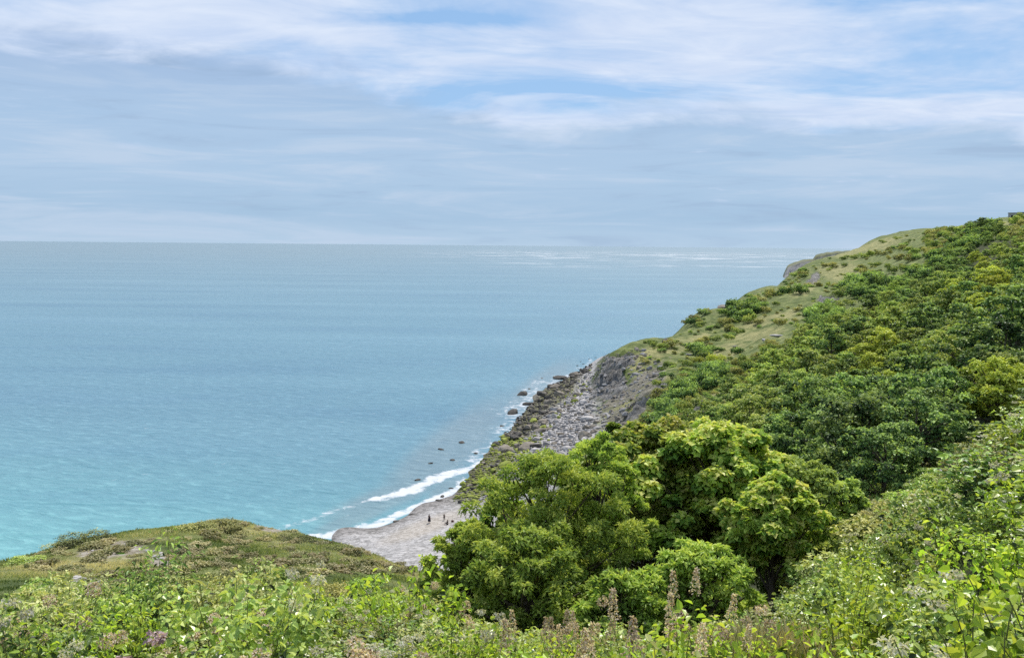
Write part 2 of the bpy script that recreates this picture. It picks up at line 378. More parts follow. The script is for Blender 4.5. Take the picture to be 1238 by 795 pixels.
foam = np.maximum.reduce([line_mask(spx + nw, spy + nw, [(436, 606, 2), (470, 600, 5), (500, 590, 7), (530, 578, 7), (566, 566, 5), (590, 553, 3)]),
                          .62 * line_mask(spx + nw, spy + nw, [(335, 640, 3), (380, 626, 4), (440, 606, 4)]),
                          line_mask(spx + nw, spy + nw, [(360, 652, 5), (400, 646, 7), (450, 635, 6), (500, 614, 5), (545, 598, 6), (562, 580, 5)]),
                          .62 * line_mask(spx + nw * 2, spy + nw, [(585, 548, 5), (605, 522, 10), (622, 500, 11), (642, 480, 8), (660, 465, 6), (692, 452, 5), (716, 438, 4)]),
                          .5 * line_mask(spx + nw * 2, spy + nw, [(560, 566, 8), (600, 530, 18), (622, 500, 20), (650, 466, 12)])]) * sfront
turq = sstep(470, 700, spy - (spx - 0) * .10) * sfront
reef = blob(spx, spy, [(540, 545, 110, 30, -38), (470, 600, 90, 16, -20), (650, 470, 60, 18, -35), (430, 625, 60, 10, -20), (540, 590, 30, 12, -30)]) * sfront
sd = np.hypot(sx, sy)
ms, nt, out = mat_new('sea_water'); b = NB(nt)
pos = b.n('NewGeometry').outputs['Position']
sc_ = b.n('SeparateColor', {0: b.n('Attribute', attribute_name='sea').outputs['Color']})
dist = b.n('Attribute', attribute_name='dist').outputs['Fac']
base = b.mix(b.ss(dist, 6.0, 9.0), (.098, .215, .275), (.14, .215, .245))
base = b.mix(sc_.outputs[1], base, (.145, .35, .365))
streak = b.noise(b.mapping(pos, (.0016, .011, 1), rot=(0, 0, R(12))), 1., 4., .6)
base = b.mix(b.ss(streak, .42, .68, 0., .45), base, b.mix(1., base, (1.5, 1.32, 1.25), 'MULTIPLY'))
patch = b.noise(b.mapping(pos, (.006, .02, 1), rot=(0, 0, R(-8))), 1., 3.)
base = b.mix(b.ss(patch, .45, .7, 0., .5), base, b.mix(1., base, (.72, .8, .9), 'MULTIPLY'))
base = b.mix(b.math('MULTIPLY', sc_.outputs[2], .55), base, (.17, .22, .24))
# wave relief, three sizes
mp = b.mapping(pos, (1, 1, 1), rot=(0, 0, R(20)))
w1 = b.noise(b.mapping(mp, (.05, .13, 1)), 1., 3., .6, .3); w2 = b.noise(b.mapping(mp, (.22, .5, 1)), 1., 4., .65, .4); w3 = b.noise(b.mapping(mp, (.9, 1.8, 1)), 1., 3., .6)
wh = b.math('ADD', b.math('MULTIPLY', w1, 2.6), b.math('ADD', b.math('MULTIPLY', w2, 1.0), b.math('MULTIPLY', w3, .22)))
# wavelet light and shade put into the colour: darker backs, paler faces
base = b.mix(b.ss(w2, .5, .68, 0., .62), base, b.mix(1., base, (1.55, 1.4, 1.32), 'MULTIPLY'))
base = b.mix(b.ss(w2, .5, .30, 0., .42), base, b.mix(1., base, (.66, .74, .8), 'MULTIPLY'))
bn = b.n('Bump', {'Strength': .5, 'Distance': 1., 'Height': wh})
# foam: surf lines, glints of white horses far out
fn = b.noise(b.mapping(pos, (.35, .35, 1)), 1., 6., .7, .6)
fn2 = b.noise(b.mapping(pos, (.07, .07, 1)), 1., 3., .6)
fm = b.ss(b.math('ADD', sc_.outputs[0], b.math('ADD', b.math('MULTIPLY', b.math('SUBTRACT', fn, .5), 2.6), b.math('MULTIPLY', b.math('SUBTRACT', fn2, .5), 1.2))), .42, 1.1)
capn = b.noise(b.mapping(pos, (.006, .02, 1), rot=(0, 0, R(6))), 1., 5., .75)
capz = b.noise(b.mapping(pos, (.00035, .0012, 1)), 1., 2.)
near_cap = b.math('MULTIPLY', b.ss(b.noise(b.mapping(pos, (.03, .11, 1), rot=(0, 0, R(14))), 1., 4., .7), .69, .75), b.ss(dist, 5.2, 6.0))
capm = b.math('MULTIPLY', b.ss(capn, .6, .7), b.math('MULTIPLY', b.ss(capz, .42, .6), b.ss(dist, 6.8, 8.0)))
racen = b.noise(b.mapping(pos, (.0026, .0034, 1)), 1., 6., .8)
race = b.math('MULTIPLY', b.n('Attribute', attribute_name='race').outputs['Fac'], b.ss(racen, .52, .60))
fm = b.math('MAXIMUM', fm, b.math('MAXIMUM', b.math('MULTIPLY', capm, .45), b.math('MULTIPLY', near_cap, .4)))
fm = b.math('MAXIMUM', fm, race)
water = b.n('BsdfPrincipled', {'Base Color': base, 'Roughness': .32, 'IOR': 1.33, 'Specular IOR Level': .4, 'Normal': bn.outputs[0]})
fo = b.n('BsdfDiffuse', {'Color': (.56, .58, .6)})
mx = b.n('MixShader', {0: fm, 1: water.outputs[0], 2: fo.outputs[0]})
nt.links.new(mx.outputs[0], out.inputs[0])
race_v = np.zeros_like(sx); race_az = np.degrees(np.arctan2(sx, sy))
race_v = sstep(-9, 3, race_az) * (1 - sstep(19, 23, race_az)) * np.exp(-((np.log(sd) - np.log(5600)) / .5)**2) * .95
race_v = np.maximum(race_v, .5 * sstep(-4, 1, race_az) * (1 - sstep(19, 23, race_az)) * np.exp(-((np.log(sd) - np.log(2700)) / .14)**2))
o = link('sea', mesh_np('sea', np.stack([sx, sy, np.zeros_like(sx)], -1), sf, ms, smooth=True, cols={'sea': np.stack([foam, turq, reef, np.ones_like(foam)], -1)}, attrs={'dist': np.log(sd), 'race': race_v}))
tag(o, kind='structure')

# ------------------------------------------------------------------ distant headland
def headland():
    y0 = 1720.; a0, a1 = math.degrees(math.atan((948 - 619) / F)), 32
    azs = np.linspace(a0 - .12, a1, 260); prof = np.interp(azs, [a0 - .12, a0, a0 + .12, a0 + .5, a0 + 1.1, a0 + 1.6, a0 + 1.75, a0 + 2.4, a0 + 3.2, a0 + 4, a0 + 6, a1], [.5, 12, 20, 27, 31, 33, 41, 47, 49, 50, 52, 58])
    prof = prof + 2.5 * fbm(azs * 3, azs * 0, 3)
    rows, ts = [], np.linspace(0, 1, 22)
    for t in ts:
        h = np.where(t < .8, t / .8, 1.) * prof + (0 if t < .8 else (t - .8) * 14)
        inset = 60 * t**1.6 + 260 * max(0, t - .8) + 14 * fbm(azs * 9, azs * 0 + t * 3, 4) + 25 * fbm(azs * 2.5 + 7, azs * 0, 2)
        d = y0 + inset + (azs - a0) * -25 * 0 + 20 * (azs - a0)
        rows.append(np.stack([d * np.sin(np.radians(azs)), d * np.cos(np.radians(azs)), h - 1.5], -1))
    V = np.concatenate(rows); nc = len(azs); i = np.arange(len(ts) - 1)[:, None] * nc + np.arange(nc - 1)[None, :]
    Fc = np.stack([i, i + 1, i + nc + 1, i + nc], -1).reshape(-1, 4)
    tt = np.repeat(ts, nc)
    m, nt, out = mat_new('headland_rock'); b = NB(nt)
    pos = b.n('NewGeometry').outputs['Position']; t = b.n('Attribute', attribute_name='tint').outputs['Fac']
    rk = b.ramp(b.noise(b.mapping(pos, (.08, .08, .16)), 1., 6., .7), [(.3, (.12, .12, .125)), (.5, (.21, .205, .2)), (.7, (.33, .31, .28))])
    gr = b.ramp(b.noise(pos, .05, 5., .6), [(.35, (.11, .125, .075)), (.65, (.19, .19, .11))])
    c = b.mix(b.ss(b.math('ADD', t, b.math('MULTIPLY', b.noise(pos, .03, 4.), .5)), .92, 1.08), rk, gr)
    pr = b.n('BsdfPrincipled', {'Base Color': c, 'Roughness': .95, 'Specular IOR Level': .1}); nt.links.new(pr.outputs[0], out.inputs[0])
    o = link('headland', mesh_np('headland', V, Fc, m, attrs={'tint': tt}, smooth=False)); tag(o, kind='structure')
headland()

# ------------------------------------------------------------------ rocks
def rock_mesh(name, seed, mat, flat=.62):
    r = np.random.default_rng(seed); bm = bmesh.new()
    for q in range(22):
        v = unit(r.normal(size=3)) * r.uniform(.75, 1.08); bm.verts.new((v[0], v[1] * r.uniform(.75, .95), v[2] * flat))
    ret = bmesh.ops.convex_hull(bm, input=bm.verts[:])
    bmesh.ops.delete(bm, geom=[v for v in bm.verts if not v.link_faces], context='VERTS')
    bmesh.ops.bevel(bm, geom=bm.edges[:], offset=.06, segments=1, affect='EDGES', profile=.5)
    me = bpy.data.meshes.new(name); bm.to_mesh(me); bm.free(); me.materials.append(mat); return me
def rock_mat(name, stops, moss=None, mossamt=.5):
    m, nt, out = mat_new(name); b = NB(nt)
    pos = b.n('NewGeometry'); oi = b.n('ObjectInfo').outputs['Random']
    nz = b.noise(pos.outputs['Position'], 1.1, 7., .7)
    c = b.ramp(nz, stops)
    c = b.mix(1., c, b.n('CombineColor', {0: b.math('ADD', .7, b.math('MULTIPLY', oi, .5)), 1: b.math('ADD', .7, b.math('MULTIPLY', oi, .47)), 2: b.math('ADD', .7, b.math('MULTIPLY', oi, .43))}).outputs[0], 'MULTIPLY')
    if moss:
        nzn = b.n('SeparateXYZ', {0: pos.outputs['Normal']}).outputs[2]
        mm = b.ss(b.math('ADD', nzn, b.math('MULTIPLY', b.noise(pos.outputs['Position'], .5, 4.), 1.2)), 1.25 - mossamt, 1.75 - mossamt)
        c = b.mix(mm, c, moss)
    p = b.n('BsdfPrincipled', {'Base Color': c, 'Roughness': .85, 'Specular IOR Level': .25})
    bn = b.n('Bump', {'Strength': .6, 'Distance': .15, 'Height': nz}); nt.links.new(bn.outputs[0], p.inputs['Normal'])
    nt.links.new(p.outputs[0], out.inputs[0]); return m
RM = {'grey': rock_mat('grey_limestone', [(.3, (.19, .18, .17)), (.5, (.37, .355, .345)), (.72, (.54, .52, .5))]),
      'dark': rock_mat('wet_rock', [(.3, (.035, .033, .03)), (.5, (.075, .07, .062)), (.72, (.15, .14, .12))]),
      'algae': rock_mat('algae_rock', [(.3, (.05, .045, .035)), (.5, (.11, .1, .075)), (.72, (.24, .22, .17))], (.24, .27, .05), .8),
      'brown': rock_mat('brown_rock', [(.3, (.11, .095, .08)), (.5, (.21, .185, .15)), (.72, (.33, .3, .25))])}
RV = {k: [rock_mesh('boulder', 50 + i + 10 * j, m, .5 + .06 * i) for i in range(6)] for j, (k, m) in enumerate(RM.items())}
ORD = ['leftmost', 'second from the left', 'third from the left', 'fourth from the left', 'fifth from the left', 'sixth from the left', 'seventh from the left', 'eighth from the left']
PENDING = []           # (object, group, look, place) -> labels are written once all of a group are known
def pend(o, group, look, where, cat):
    o['category'] = cat; o['group'] = group; PENDING.append((o, group, look, where))
def boulder(p, s, kind, sink=.35, stretch=None):
    o = link('boulder', RV[kind][rng.integers(6)])
    st = stretch if stretch is not None else rng.uniform(.8, 1.3, 3)
    o.scale = tuple(s * np.asarray(st)); o.rotation_euler = (rng.uniform(-.25, .25), rng.uniform(-.25, .25), rng.uniform(0, 6.28))
    o.location = (p[0], p[1], p[2] + s * (.5 - sink)); return o

def sample_poly(poly, m):
    P = np.array(poly); lo, hi = P.min(0), P.max(0); out = np.zeros((0, 2))
    while len(out) < m:
        q = rng.uniform(lo, hi, (m * 2, 2)); out = np.concatenate([out, q[in_poly(q[:, 0], q[:, 1], poly)]])
    return out[:m]
SHORE = [(548, 607), (560, 585), (590, 548), (622, 512), (640, 490), (668, 466), (716, 440), (716, 500), (705, 545), (660, 560), (620, 590), (575, 612)]
q = sample_poly(SHORE, 7500); P, ok = hit(q[:, 0], q[:, 1], 100); P, q = P[ok], q[ok]
# named big boulders first
for px, py, s, k, lab in ((548, 0, 0, '', ''),):
    pass
def rock_kind(px, py):
    e = (px - 545) - (610 - py) * .95           # how far up the beach
    if py > 530 and e < 26 + 24 * rng.random() and rng.random() < .85: return 'algae'
    if e < 14: return 'dark' if rng.random() < .6 else 'brown'
    if py <= 530 and e < 34 and rng.random() < .5: return 'algae' if rng.random() < .5 else 'brown'
    return 'grey' if rng.random() < .8 else 'brown'
pl = np.zeros((0, 3)); n_ind = 0; stuffV, stuffF, so = {k: [] for k in RM}, {k: [] for k in RM}, {k: 0 for k in RM}
SHP = {'algae': ('green algae covered boulder on the lower shore', 'green weedy boulders by the surf'), 'dark': ('dark wet boulder at the edge of the surf', 'dark wet boulders at the waterline'),
       'grey': ('pale grey limestone boulder on the upper boulder beach', 'pale grey boulders of the upper beach'), 'brown': ('brownish boulder among the mixed boulder beach', 'brown boulders of the beach')}
BIG = [(440 + 246, 455, 2.6), (672, 470, 3.0), (600, 478, 2.2), (552, 446, 2.4), (585, 498, 2.), (610, 500, 2.2)]
big_px = [(679, 456, 3.4, 'dark'), (694, 452, 3.2, 'brown'), (632, 475, 2.9, 'dark'), (656, 477, 2.4, 'dark'), (670, 468, 2.6, 'brown'), (640, 487, 2.2, 'dark'), (620, 497, 3.0, 'dark'), (623, 531, 2.6, 'dark'), (612, 545, 3.2, 'brown'),
          (636, 546, 3.4, 'brown'), (646, 547, 2.4, 'dark'), (655, 527, 2.8, 'brown'), (710, 523, 2.6, 'grey'), (664, 489, 2.5, 'brown'), (668, 505, 2.0, 'brown'), (645, 512, 2.0, 'algae'), (676, 480, 2.2, 'brown'), (600, 535, 1.8, 'dark')]
for px, py, s, k in big_px:
    p = S(px, py, .6); zt = float(T(p[0:1], p[1:2])[0]); p[2] = max(zt, -.3)
    o = boulder(p, s, k, .42, (1.25, .9, .8)); pl = np.vstack([pl, [p[0], p[1], s]])
    pend(o, 'large boulders along the surf line', 'large angular %s boulder' % {'dark': 'dark', 'brown': 'brown', 'grey': 'grey', 'algae': 'weedy green'}[k], 'standing above the smaller rocks of the shore', 'boulder')
# rocks awash off the shore
for px, py in ((533, 543), (547, 556), (607, 515), (505, 580), (442, 646), (545, 590), (531, 605), (575, 548), (640, 470), (702, 437), (712, 434), (705, 440), (720, 432), (698, 442), (520, 560), (558, 535), (655, 457), (535, 600), (498, 622), (480, 630)):
    p = S(px, py, 0.); o = boulder(p, rng.uniform(.5, 1.1), 'dark', .45, (1.4, 1., .55))
    pend(o, 'dark rocks awash in the shallows', 'dark wet rock', 'awash in the shallows off the boulder beach', 'rock')
order = np.argsort(-rng.random(len(P)))
for i in order:
    near = q[i, 0] < 600
    s = float(rng.choice([.35, .5, .75, 1.1, 1.6], p=[.24, .32, .28, .12, .04])) * (.8 if near else 1.1)
    if len(pl) and (np.hypot(pl[:, 0] - P[i, 0], pl[:, 1] - P[i, 1]) < .52 * (pl[:, 2] + s)).any(): continue
    pl = np.vstack([pl, [P[i, 0], P[i, 1], s]]); k = rock_kind(*q[i])
    if s > .85 and n_ind < 230:
        n_ind += 1; o = boulder(P[i], s, k, .35); pend(o, SHP[k][1], *SHP[k][0].split(' on ' if ' on ' in SHP[k][0] else ' at ' if ' at ' in SHP[k][0] else ' among ', 1), 'boulder')
        PENDING[-1] = (o, SHP[k][1], SHP[k][0], None)
    else:
        me = RV[k][rng.integers(6)]; v = np.array([x.co for x in me.vertices]); a = rng.uniform(0, 6.28); ca, sa = math.cos(a), math.sin(a)
        v = v * (s * rng.uniform(.7, 1.3, 3)); v = v @ np.array([[ca, sa, 0], [-sa, ca, 0], [0, 0, 1]]) + P[i] + [0, 0, s * .15]
        bmx = bmesh.new(); bmx.from_mesh(me); bmesh.ops.triangulate(bmx, faces=bmx.faces[:]); f = np.array([[x.index for x in fc.verts] for fc in bmx.faces]); bmx.free()
        stuffV[k].append(v); stuffF[k].append(f + so[k]); so[k] += len(v)
q = sample_poly([(716, 455), (735, 435), (775, 425), (800, 440), (790, 470), (730, 545), (706, 540)], 900); P, ok = hit(q[:, 0], q[:, 1], 100)
for p in P[ok]:
    k = 'grey' if rng.random() < .6 else 'brown'; s = float(rng.choice([.3, .5, .8, 1.3], p=[.4, .35, .18, .07])); me = RV[k][rng.integers(6)]; v = np.array([x.co for x in me.vertices]); a = rng.uniform(0, 6.28); ca, sa = math.cos(a), math.sin(a)
    v = (v * (s * rng.uniform(.7, 1.3, 3))) @ np.array([[ca, sa, 0], [-sa, ca, 0], [0, 0, 1]]) + p + [0, 0, s * .05]
    bmx = bmesh.new(); bmx.from_mesh(me); bmesh.ops.triangulate(bmx, faces=bmx.faces[:]); f = np.array([[x.index for x in fc.verts] for fc in bmx.faces]); bmx.free()
    stuffV[k].append(v); stuffF[k].append(f + so[k]); so[k] += len(v)
for k in RM:
    if stuffV[k]:
        nm = {'grey': 'pale shingle rocks of the upper boulder beach', 'dark': 'small dark wet rocks along the surf', 'algae': 'small weed covered rocks low on the beach', 'brown': 'small brown rocks mixed into the boulder beach'}[k]
        o = link('beach_rocks', mesh_np('beach_rocks', np.concatenate(stuffV[k]), np.concatenate(stuffF[k]), RM[k])); tag(o, nm, 'rocks', kind='stuff')
# rocks on the slopes
for px, py, s, k, st, lab in ((806, 416, 3.6, 'dark', (1.1, .9, 1.), 'big dark boulder standing alone on the grass above the cliff'),
                              (834, 429, 1.7, 'grey', (1.6, .8, .5), 'small white slab of rock right of the big dark boulder'),
                              (985, 341, 5., 'brown', (1.7, 1., .8), 'grey rock outcrop under dark shrubs on the far slope'),
                              (1002, 365, 4.2, 'brown', (1.9, .8, .6), 'low brown rock ledge in the middle of the grassy slope'),
                              (848, 505, 2.8, 'grey', (.8, .8, 1.4), 'craggy grey outcrop behind the top of the central trees'),
                              (889, 419, 2., 'grey', (1.5, .8, .5), 'pale flat rock in the scrub of the middle slope'),
                              (883, 469, 1.1, 'grey', (.6, .6, 1.9), 'pale upright stone between dark bushes on the slope'),
                              (828, 388, 3.4, 'brown', (1.8, .9, .5), 'flat grey ledge of rock at the cliff edge by the sea'),
                              (873, 372, 4., 'brown', (2., .9, .5), 'long grey ledge of rock on the skyline of the cliff edge'),
                              (800, 402, 2.6, 'dark', (1.5, .8, .6), 'dark low rock on the cliff edge against the sea'),
                              (785, 446, 1.6, 'grey', (1., .8, 1.), 'grey boulder lodged on the bare scree slope'),
                              (770, 424, 2., 'brown', (1.2, .8, .9), 'brown rock at the top of the grey cliff'),
                              (942, 408, 2.4, 'grey', (1.9, .8, .4), 'pale rock slab in the dry grass of the mid slope'),
                              (925, 412, 2., 'grey', (1.4, .8, .5), 'pale rock beside the dry grass slab, further left'),
                              (910, 478, 1.6, 'grey', (1.4, .9, .6), 'pale stone at the foot of the wooded slope')):
    P1, ok1 = hit(np.array([px * 1.]), np.array([py * 1.]), 100)
    if ok1[0]: tag(boulder(P1[0], s * .8, k, .3, st), lab, 'boulder')
# stones on the bare knoll
q = np.concatenate([np.stack([rng.normal(130, 22, 26), rng.normal(662, 4, 26)], -1), np.stack([rng.normal(105, 11, 16), rng.normal(704, 4, 16)], -1), np.stack([rng.normal(190, 7, 8), rng.normal(674, 3, 8)], -1), np.stack([rng.normal(330, 5, 5), rng.normal(637, 2, 5)], -1)])
P1, ok1 = hit(q[:, 0], q[:, 1], 12)
for p in P1[ok1]:
    o = boulder(p, rng.uniform(.05, .17), 'grey', .3, (1.4, 1., .5)); pend(o, 'pale stones on the bare knoll', 'pale stone', 'lying on the bare earth of the left knoll', 'stone')

# ------------------------------------------------------------------ vegetation meshes
LM = {'dark': leaf_mat('dark_foliage', [(.1, (.010, .028, .011)), (.5, (.027, .062, .021)), (.9, (.105, .16, .045))]),
      'mid': leaf_mat('mid_foliage', [(.1, (.022, .05, .012)), (.5, (.062, .115, .03)), (.9, (.18, .235, .07))]),
      'light': leaf_mat('light_foliage', [(.1, (.035, .07, .015)), (.5, (.1, .16, .035)), (.9, (.25, .31, .1))]),
      'yellow': leaf_mat('yellow_foliage', [(.1, (.035, .065, .01)), (.5, (.11, .155, .02)), (.9, (.23, .28, .05))]),
      'olive': leaf_mat('olive_scrub', [(.1, (.03, .045, .014)), (.5, (.08, .1, .03)), (.9, (.17, .18, .065))], trans=.2)}
BARK = plain_mat('grey_bark', (.11, .09, .07), .9, 4., .4, .5)
STEM = plain_mat('brown_stem', (.16, .17, .06), .8, 8., .3)

def blob_leaves(r, clumps, per, leaf, aspect=.62, upb=.7, jit=.55, low=-.35, droop=.2, six=False, tint_c=.45):
    Ps, Ns, Ds, Ts = [], [], [], []
    for c in clumps:
        cx, cy, cz, cr = c[:4]; m = int(per * (c[4] if len(c) > 4 else 1))
        d = unit(r.normal(size=(m * 2, 3))); d = d[d[:, 2] > low - .25 * r.random(m * 2)][:m]; m = len(d)
        ph = r.uniform(0, 6.28, (3,)); lump = 1 + .16 * np.sin(d[:, 0] * 5 + ph[0]) * np.sin(d[:, 1] * 5 + ph[1]) + .12 * np.sin(d[:, 2] * 7 + d[:, 0] * 4 + ph[2])
        rad = cr * lump * (.55 + .5 * r.random(m)**.6)
        Ps.append(np.array([cx, cy, cz]) + d * rad[:, None] * [1, 1, .72]); Ns.append(d * .45 + [0, 0, upb] + r.normal(size=(m, 3)) * jit)
        Ds.append(r.normal(size=(m, 3)) + d * .9 + [0, 0, -droop]); ct = r.normal(0, .1)
        Ts.append(np.clip(tint_c + .26 * d[:, 2] + .55 * (rad / cr - .82) + ct + r.normal(0, .13, m), 0, 1))  # paler outward and upward: new growth, plus crown shading put into the tint
    P, N, D, Tn = map(np.concatenate, (Ps, Ns, Ds, Ts)); m = len(P)
    L = leaf * r.uniform(.6, 1.3, m)
    return leaf_geo(P, N, D, L, L * aspect, Tn, six)
def tree_parts(seed, mat, h, rx, n_cl, per, leaf, base=.25, ecc=1., aspect=.62, upb=.7, jit=.55, tint_c=.45, skirt=True, trunk_r=None, sprigs=0):
    """crown (leaf clumps round limbs) and trunk with limbs; base = bare share of the height"""
    r = np.random.default_rng(seed); cl = []
    cz0 = h * base; ch = h - cz0
    lob = r.uniform(0, 6.28, 3)
    for i in range(n_cl * 3):
        t = (i + .5) / (n_cl * 3); z = cz0 + ch * (t**.9) * .93 + r.normal(0, .025) * h
        prof = math.sin(math.pi * min(1, .16 + .8 * t))**.6
        a = i * 2.4 + r.uniform(-.7, .7); rr = rx * prof * r.uniform(.35, 1.14) * (1 + .17 * math.sin(2 * a + lob[0] + 2 * t) + .13 * math.sin(3 * a + lob[1]) + .1 * math.sin(5 * a + 6 * t + lob[2]))
        cr = rx * r.uniform(.10, .25) * (1.1 - .35 * t)
        cl.append((rr * math.cos(a), rr * math.sin(a) * ecc, z, cr, .45 * (cr / rx / .2)**1.6))
    cl.append((0, 0, h * .9, rx * .25, .6)); cl.append((0, 0, h * .6, rx * .5, .8))
    for i in range(sprigs):
        a = r.uniform(0, 6.28); t = r.uniform(.3, 1.); rr = rx * r.uniform(.85, 1.32) * math.sin(math.pi * min(1, .16 + .8 * t))**.6
        cl.append((rr * math.cos(a), rr * math.sin(a) * ecc, cz0 + ch * t * .95, rx * r.uniform(.07, .15), .22))
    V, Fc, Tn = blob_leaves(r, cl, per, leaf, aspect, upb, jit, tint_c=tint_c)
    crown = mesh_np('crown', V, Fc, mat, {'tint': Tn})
    tr = trunk_r or h * .028; paths = []
    lean = r.normal(0, .05, 2) * h
    spine = np.array([[lean[0] * t * t, lean[1] * t * t, h * .85 * t - .3 * (t == 0)] for t in np.linspace(0, 1, 7)])
    paths.append((spine, tr * np.array([1.5, 1., .85, .7, .5, .3, .12])))
    for c in cl[:n_cl * 3:3] + cl[n_cl * 3 + 2::2]:
        t0 = np.clip(c[2] / h - .25, .12, .7); s = np.array([np.interp(t0, np.linspace(0, 1, 7), spine[:, k]) for k in range(3)]); e = np.array(c[:3])
        mid = (s + e) / 2 + [0, 0, -.04 * h] + r.normal(0, .02 * h, 3)
        paths.append((np.array([s, mid, e]), [tr * .45, tr * .3, tr * .1]))
    V, Fc = tube_geo(paths)
    return [('trunk', mesh_np('trunk', V, Fc, BARK, smooth=True)), ('crown', crown)]
def shrub_mesh(seed, mat, leaf=.15, per=120, n_cl=6, flat=.75, name='shrub', tint_c=.42):
    r = np.random.default_rng(seed); cl = [(0, 0, .35 * flat, .6)]
    for i in range(n_cl):
        a = i * 2.4 + r.uniform(-.4, .4); rr = r.uniform(.3, .72); cl.append((rr * math.cos(a), rr * math.sin(a), r.uniform(.2, .75) * flat, r.uniform(.25, .42)))
    V, Fc, Tn = blob_leaves(r, cl, per, leaf, low=-.25, tint_c=tint_c); V[:, 2] = np.maximum(V[:, 2], -.15)
    return mesh_np(name, V, Fc, mat, {'tint': Tn})

# ------------------------------------------------------------------ wooded slope and scrub
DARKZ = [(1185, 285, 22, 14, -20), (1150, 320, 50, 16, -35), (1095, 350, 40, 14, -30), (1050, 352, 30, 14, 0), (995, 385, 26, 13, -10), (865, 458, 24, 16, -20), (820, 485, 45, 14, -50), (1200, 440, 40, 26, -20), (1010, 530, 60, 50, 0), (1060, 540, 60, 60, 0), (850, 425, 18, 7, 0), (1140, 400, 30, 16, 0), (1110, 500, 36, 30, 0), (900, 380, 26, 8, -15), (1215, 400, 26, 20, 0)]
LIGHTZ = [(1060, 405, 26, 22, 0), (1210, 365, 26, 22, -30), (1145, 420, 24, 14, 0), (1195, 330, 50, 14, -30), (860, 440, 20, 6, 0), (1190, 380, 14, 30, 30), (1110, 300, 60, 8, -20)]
WOODS = [(1250, 283), (1195, 280), (1170, 290), (1120, 318), (1060, 375), (985, 420), (930, 450), (880, 480), (850, 520), (900, 560), (1000, 590), (1060, 610), (1100, 590), (1250, 480)]
SCRUB = [(738, 436), (762, 424), (790, 412), (840, 384), (900, 362), (950, 342), (1010, 305), (1065, 288), (1140, 279), (1238, 268), (1250, 300), (1190, 290), (1060, 385), (930, 460), (830, 530), (770, 520), (790, 480), (800, 450), (765, 445)]
LOOK = {'dark': 'dark green dense', 'mid': 'mid green bushy', 'light': 'pale green leafy', 'yellow': 'yellow green sunlit', 'olive': 'olive green low'}
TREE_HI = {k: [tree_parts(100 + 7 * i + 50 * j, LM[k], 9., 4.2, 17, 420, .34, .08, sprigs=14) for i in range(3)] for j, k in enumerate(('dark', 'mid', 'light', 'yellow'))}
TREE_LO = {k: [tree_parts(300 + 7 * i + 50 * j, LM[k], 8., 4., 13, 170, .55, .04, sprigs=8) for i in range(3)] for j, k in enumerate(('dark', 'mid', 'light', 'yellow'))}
SHR = {k: [shrub_mesh(500 + 7 * i + 50 * j, LM[k]) for i in range(3)] for j, k in enumerate(('dark', 'mid', 'light', 'yellow', 'olive'))}
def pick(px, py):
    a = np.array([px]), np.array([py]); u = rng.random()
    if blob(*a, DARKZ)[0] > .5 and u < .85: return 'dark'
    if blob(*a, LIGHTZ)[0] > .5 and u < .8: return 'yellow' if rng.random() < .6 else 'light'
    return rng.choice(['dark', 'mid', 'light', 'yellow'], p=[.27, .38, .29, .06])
placed = np.zeros((0, 3))
q = sample_poly(WOODS, 5000); P, ok = hit(q[:, 0], q[:, 1], 58); q, P = q[ok], P[ok]
nt_ = 0
for i in range(len(P)):
    d = math.hypot(P[i, 0], P[i, 1])
    if d < 60 or P[i, 2] < 8: continue
    h = rng.uniform(6.5, 11.) if d < 130 else rng.uniform(4.2, 8.5) if d < 330 else rng.uniform(3., 5.5); rr = h * .46
    if len(placed) and (np.hypot(placed[:, 0] - P[i, 0], placed[:, 1] - P[i, 1]) < .6 * (placed[:, 2] + rr)).any(): continue
    if nt_ >= 290: break
    placed = np.vstack([placed, [P[i, 0], P[i, 1], rr]]); nt_ += 1
    k = pick(q[i, 0], q[i, 1] - h * .5 * F / d)
    src = (TREE_HI if d < 150 else TREE_LO)[k][rng.integers(3)]; h0 = 9. if d < 150 else 8.
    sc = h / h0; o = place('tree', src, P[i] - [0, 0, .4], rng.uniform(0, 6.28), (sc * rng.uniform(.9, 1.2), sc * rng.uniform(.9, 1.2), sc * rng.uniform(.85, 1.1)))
    zone = 'in the shaded gully beyond the central trees' if d < 105 else 'in the belt of wood below the crest' if q[i, 1] < 360 else 'in the wood on the right hand slope' if q[i, 0] > 1080 else 'in the wood across the middle slope'
    PENDING.append((o, '%s trees %s' % (LOOK[k], zone), '%s tree' % LOOK[k], zone)); o['category'] = 'tree'; o['group'] = '%s trees %s' % (LOOK[k], zone)
for px, py, h, k in ((1186, 281, 6.5, 'dark'), (1200, 280, 6., 'dark'), (1174, 285, 4.5, 'dark'), (1208, 286, 5.5, 'mid'), (1160, 290, 4., 'mid'), (1120, 290, 3., 'dark'), (1135, 288, 3., 'mid'), (1100, 292, 2.6, 'dark')):
    P1, ok1 = hit(np.array([px * 1.]), np.array([py * 1.]), 200)
    if ok1[0]: o = place('tree', TREE_LO[k][rng.integers(3)], P1[0] - [0, 0, .3], rng.uniform(0, 6.28), h / 8 * 1.15); pend(o, '%s trees against the skyline of the crest' % LOOK[k], '%s tree' % LOOK[k], 'standing against the skyline of the crest', 'tree')
q = sample_poly(SCRUB, 5200); P, ok = hit(q[:, 0], q[:, 1], 100); q, P = q[ok], P[ok]
ns = 0; sV, sF, sT, so2 = {}, {}, {}, {}
GRASSY = [(1015, 330, 40, 14, -10), (975, 352, 30, 12, -25), (765, 480, 40, 22, -40), (890, 425, 40, 12, -15), (1050, 296, 60, 10, -12), (930, 408, 40, 10, -10)]
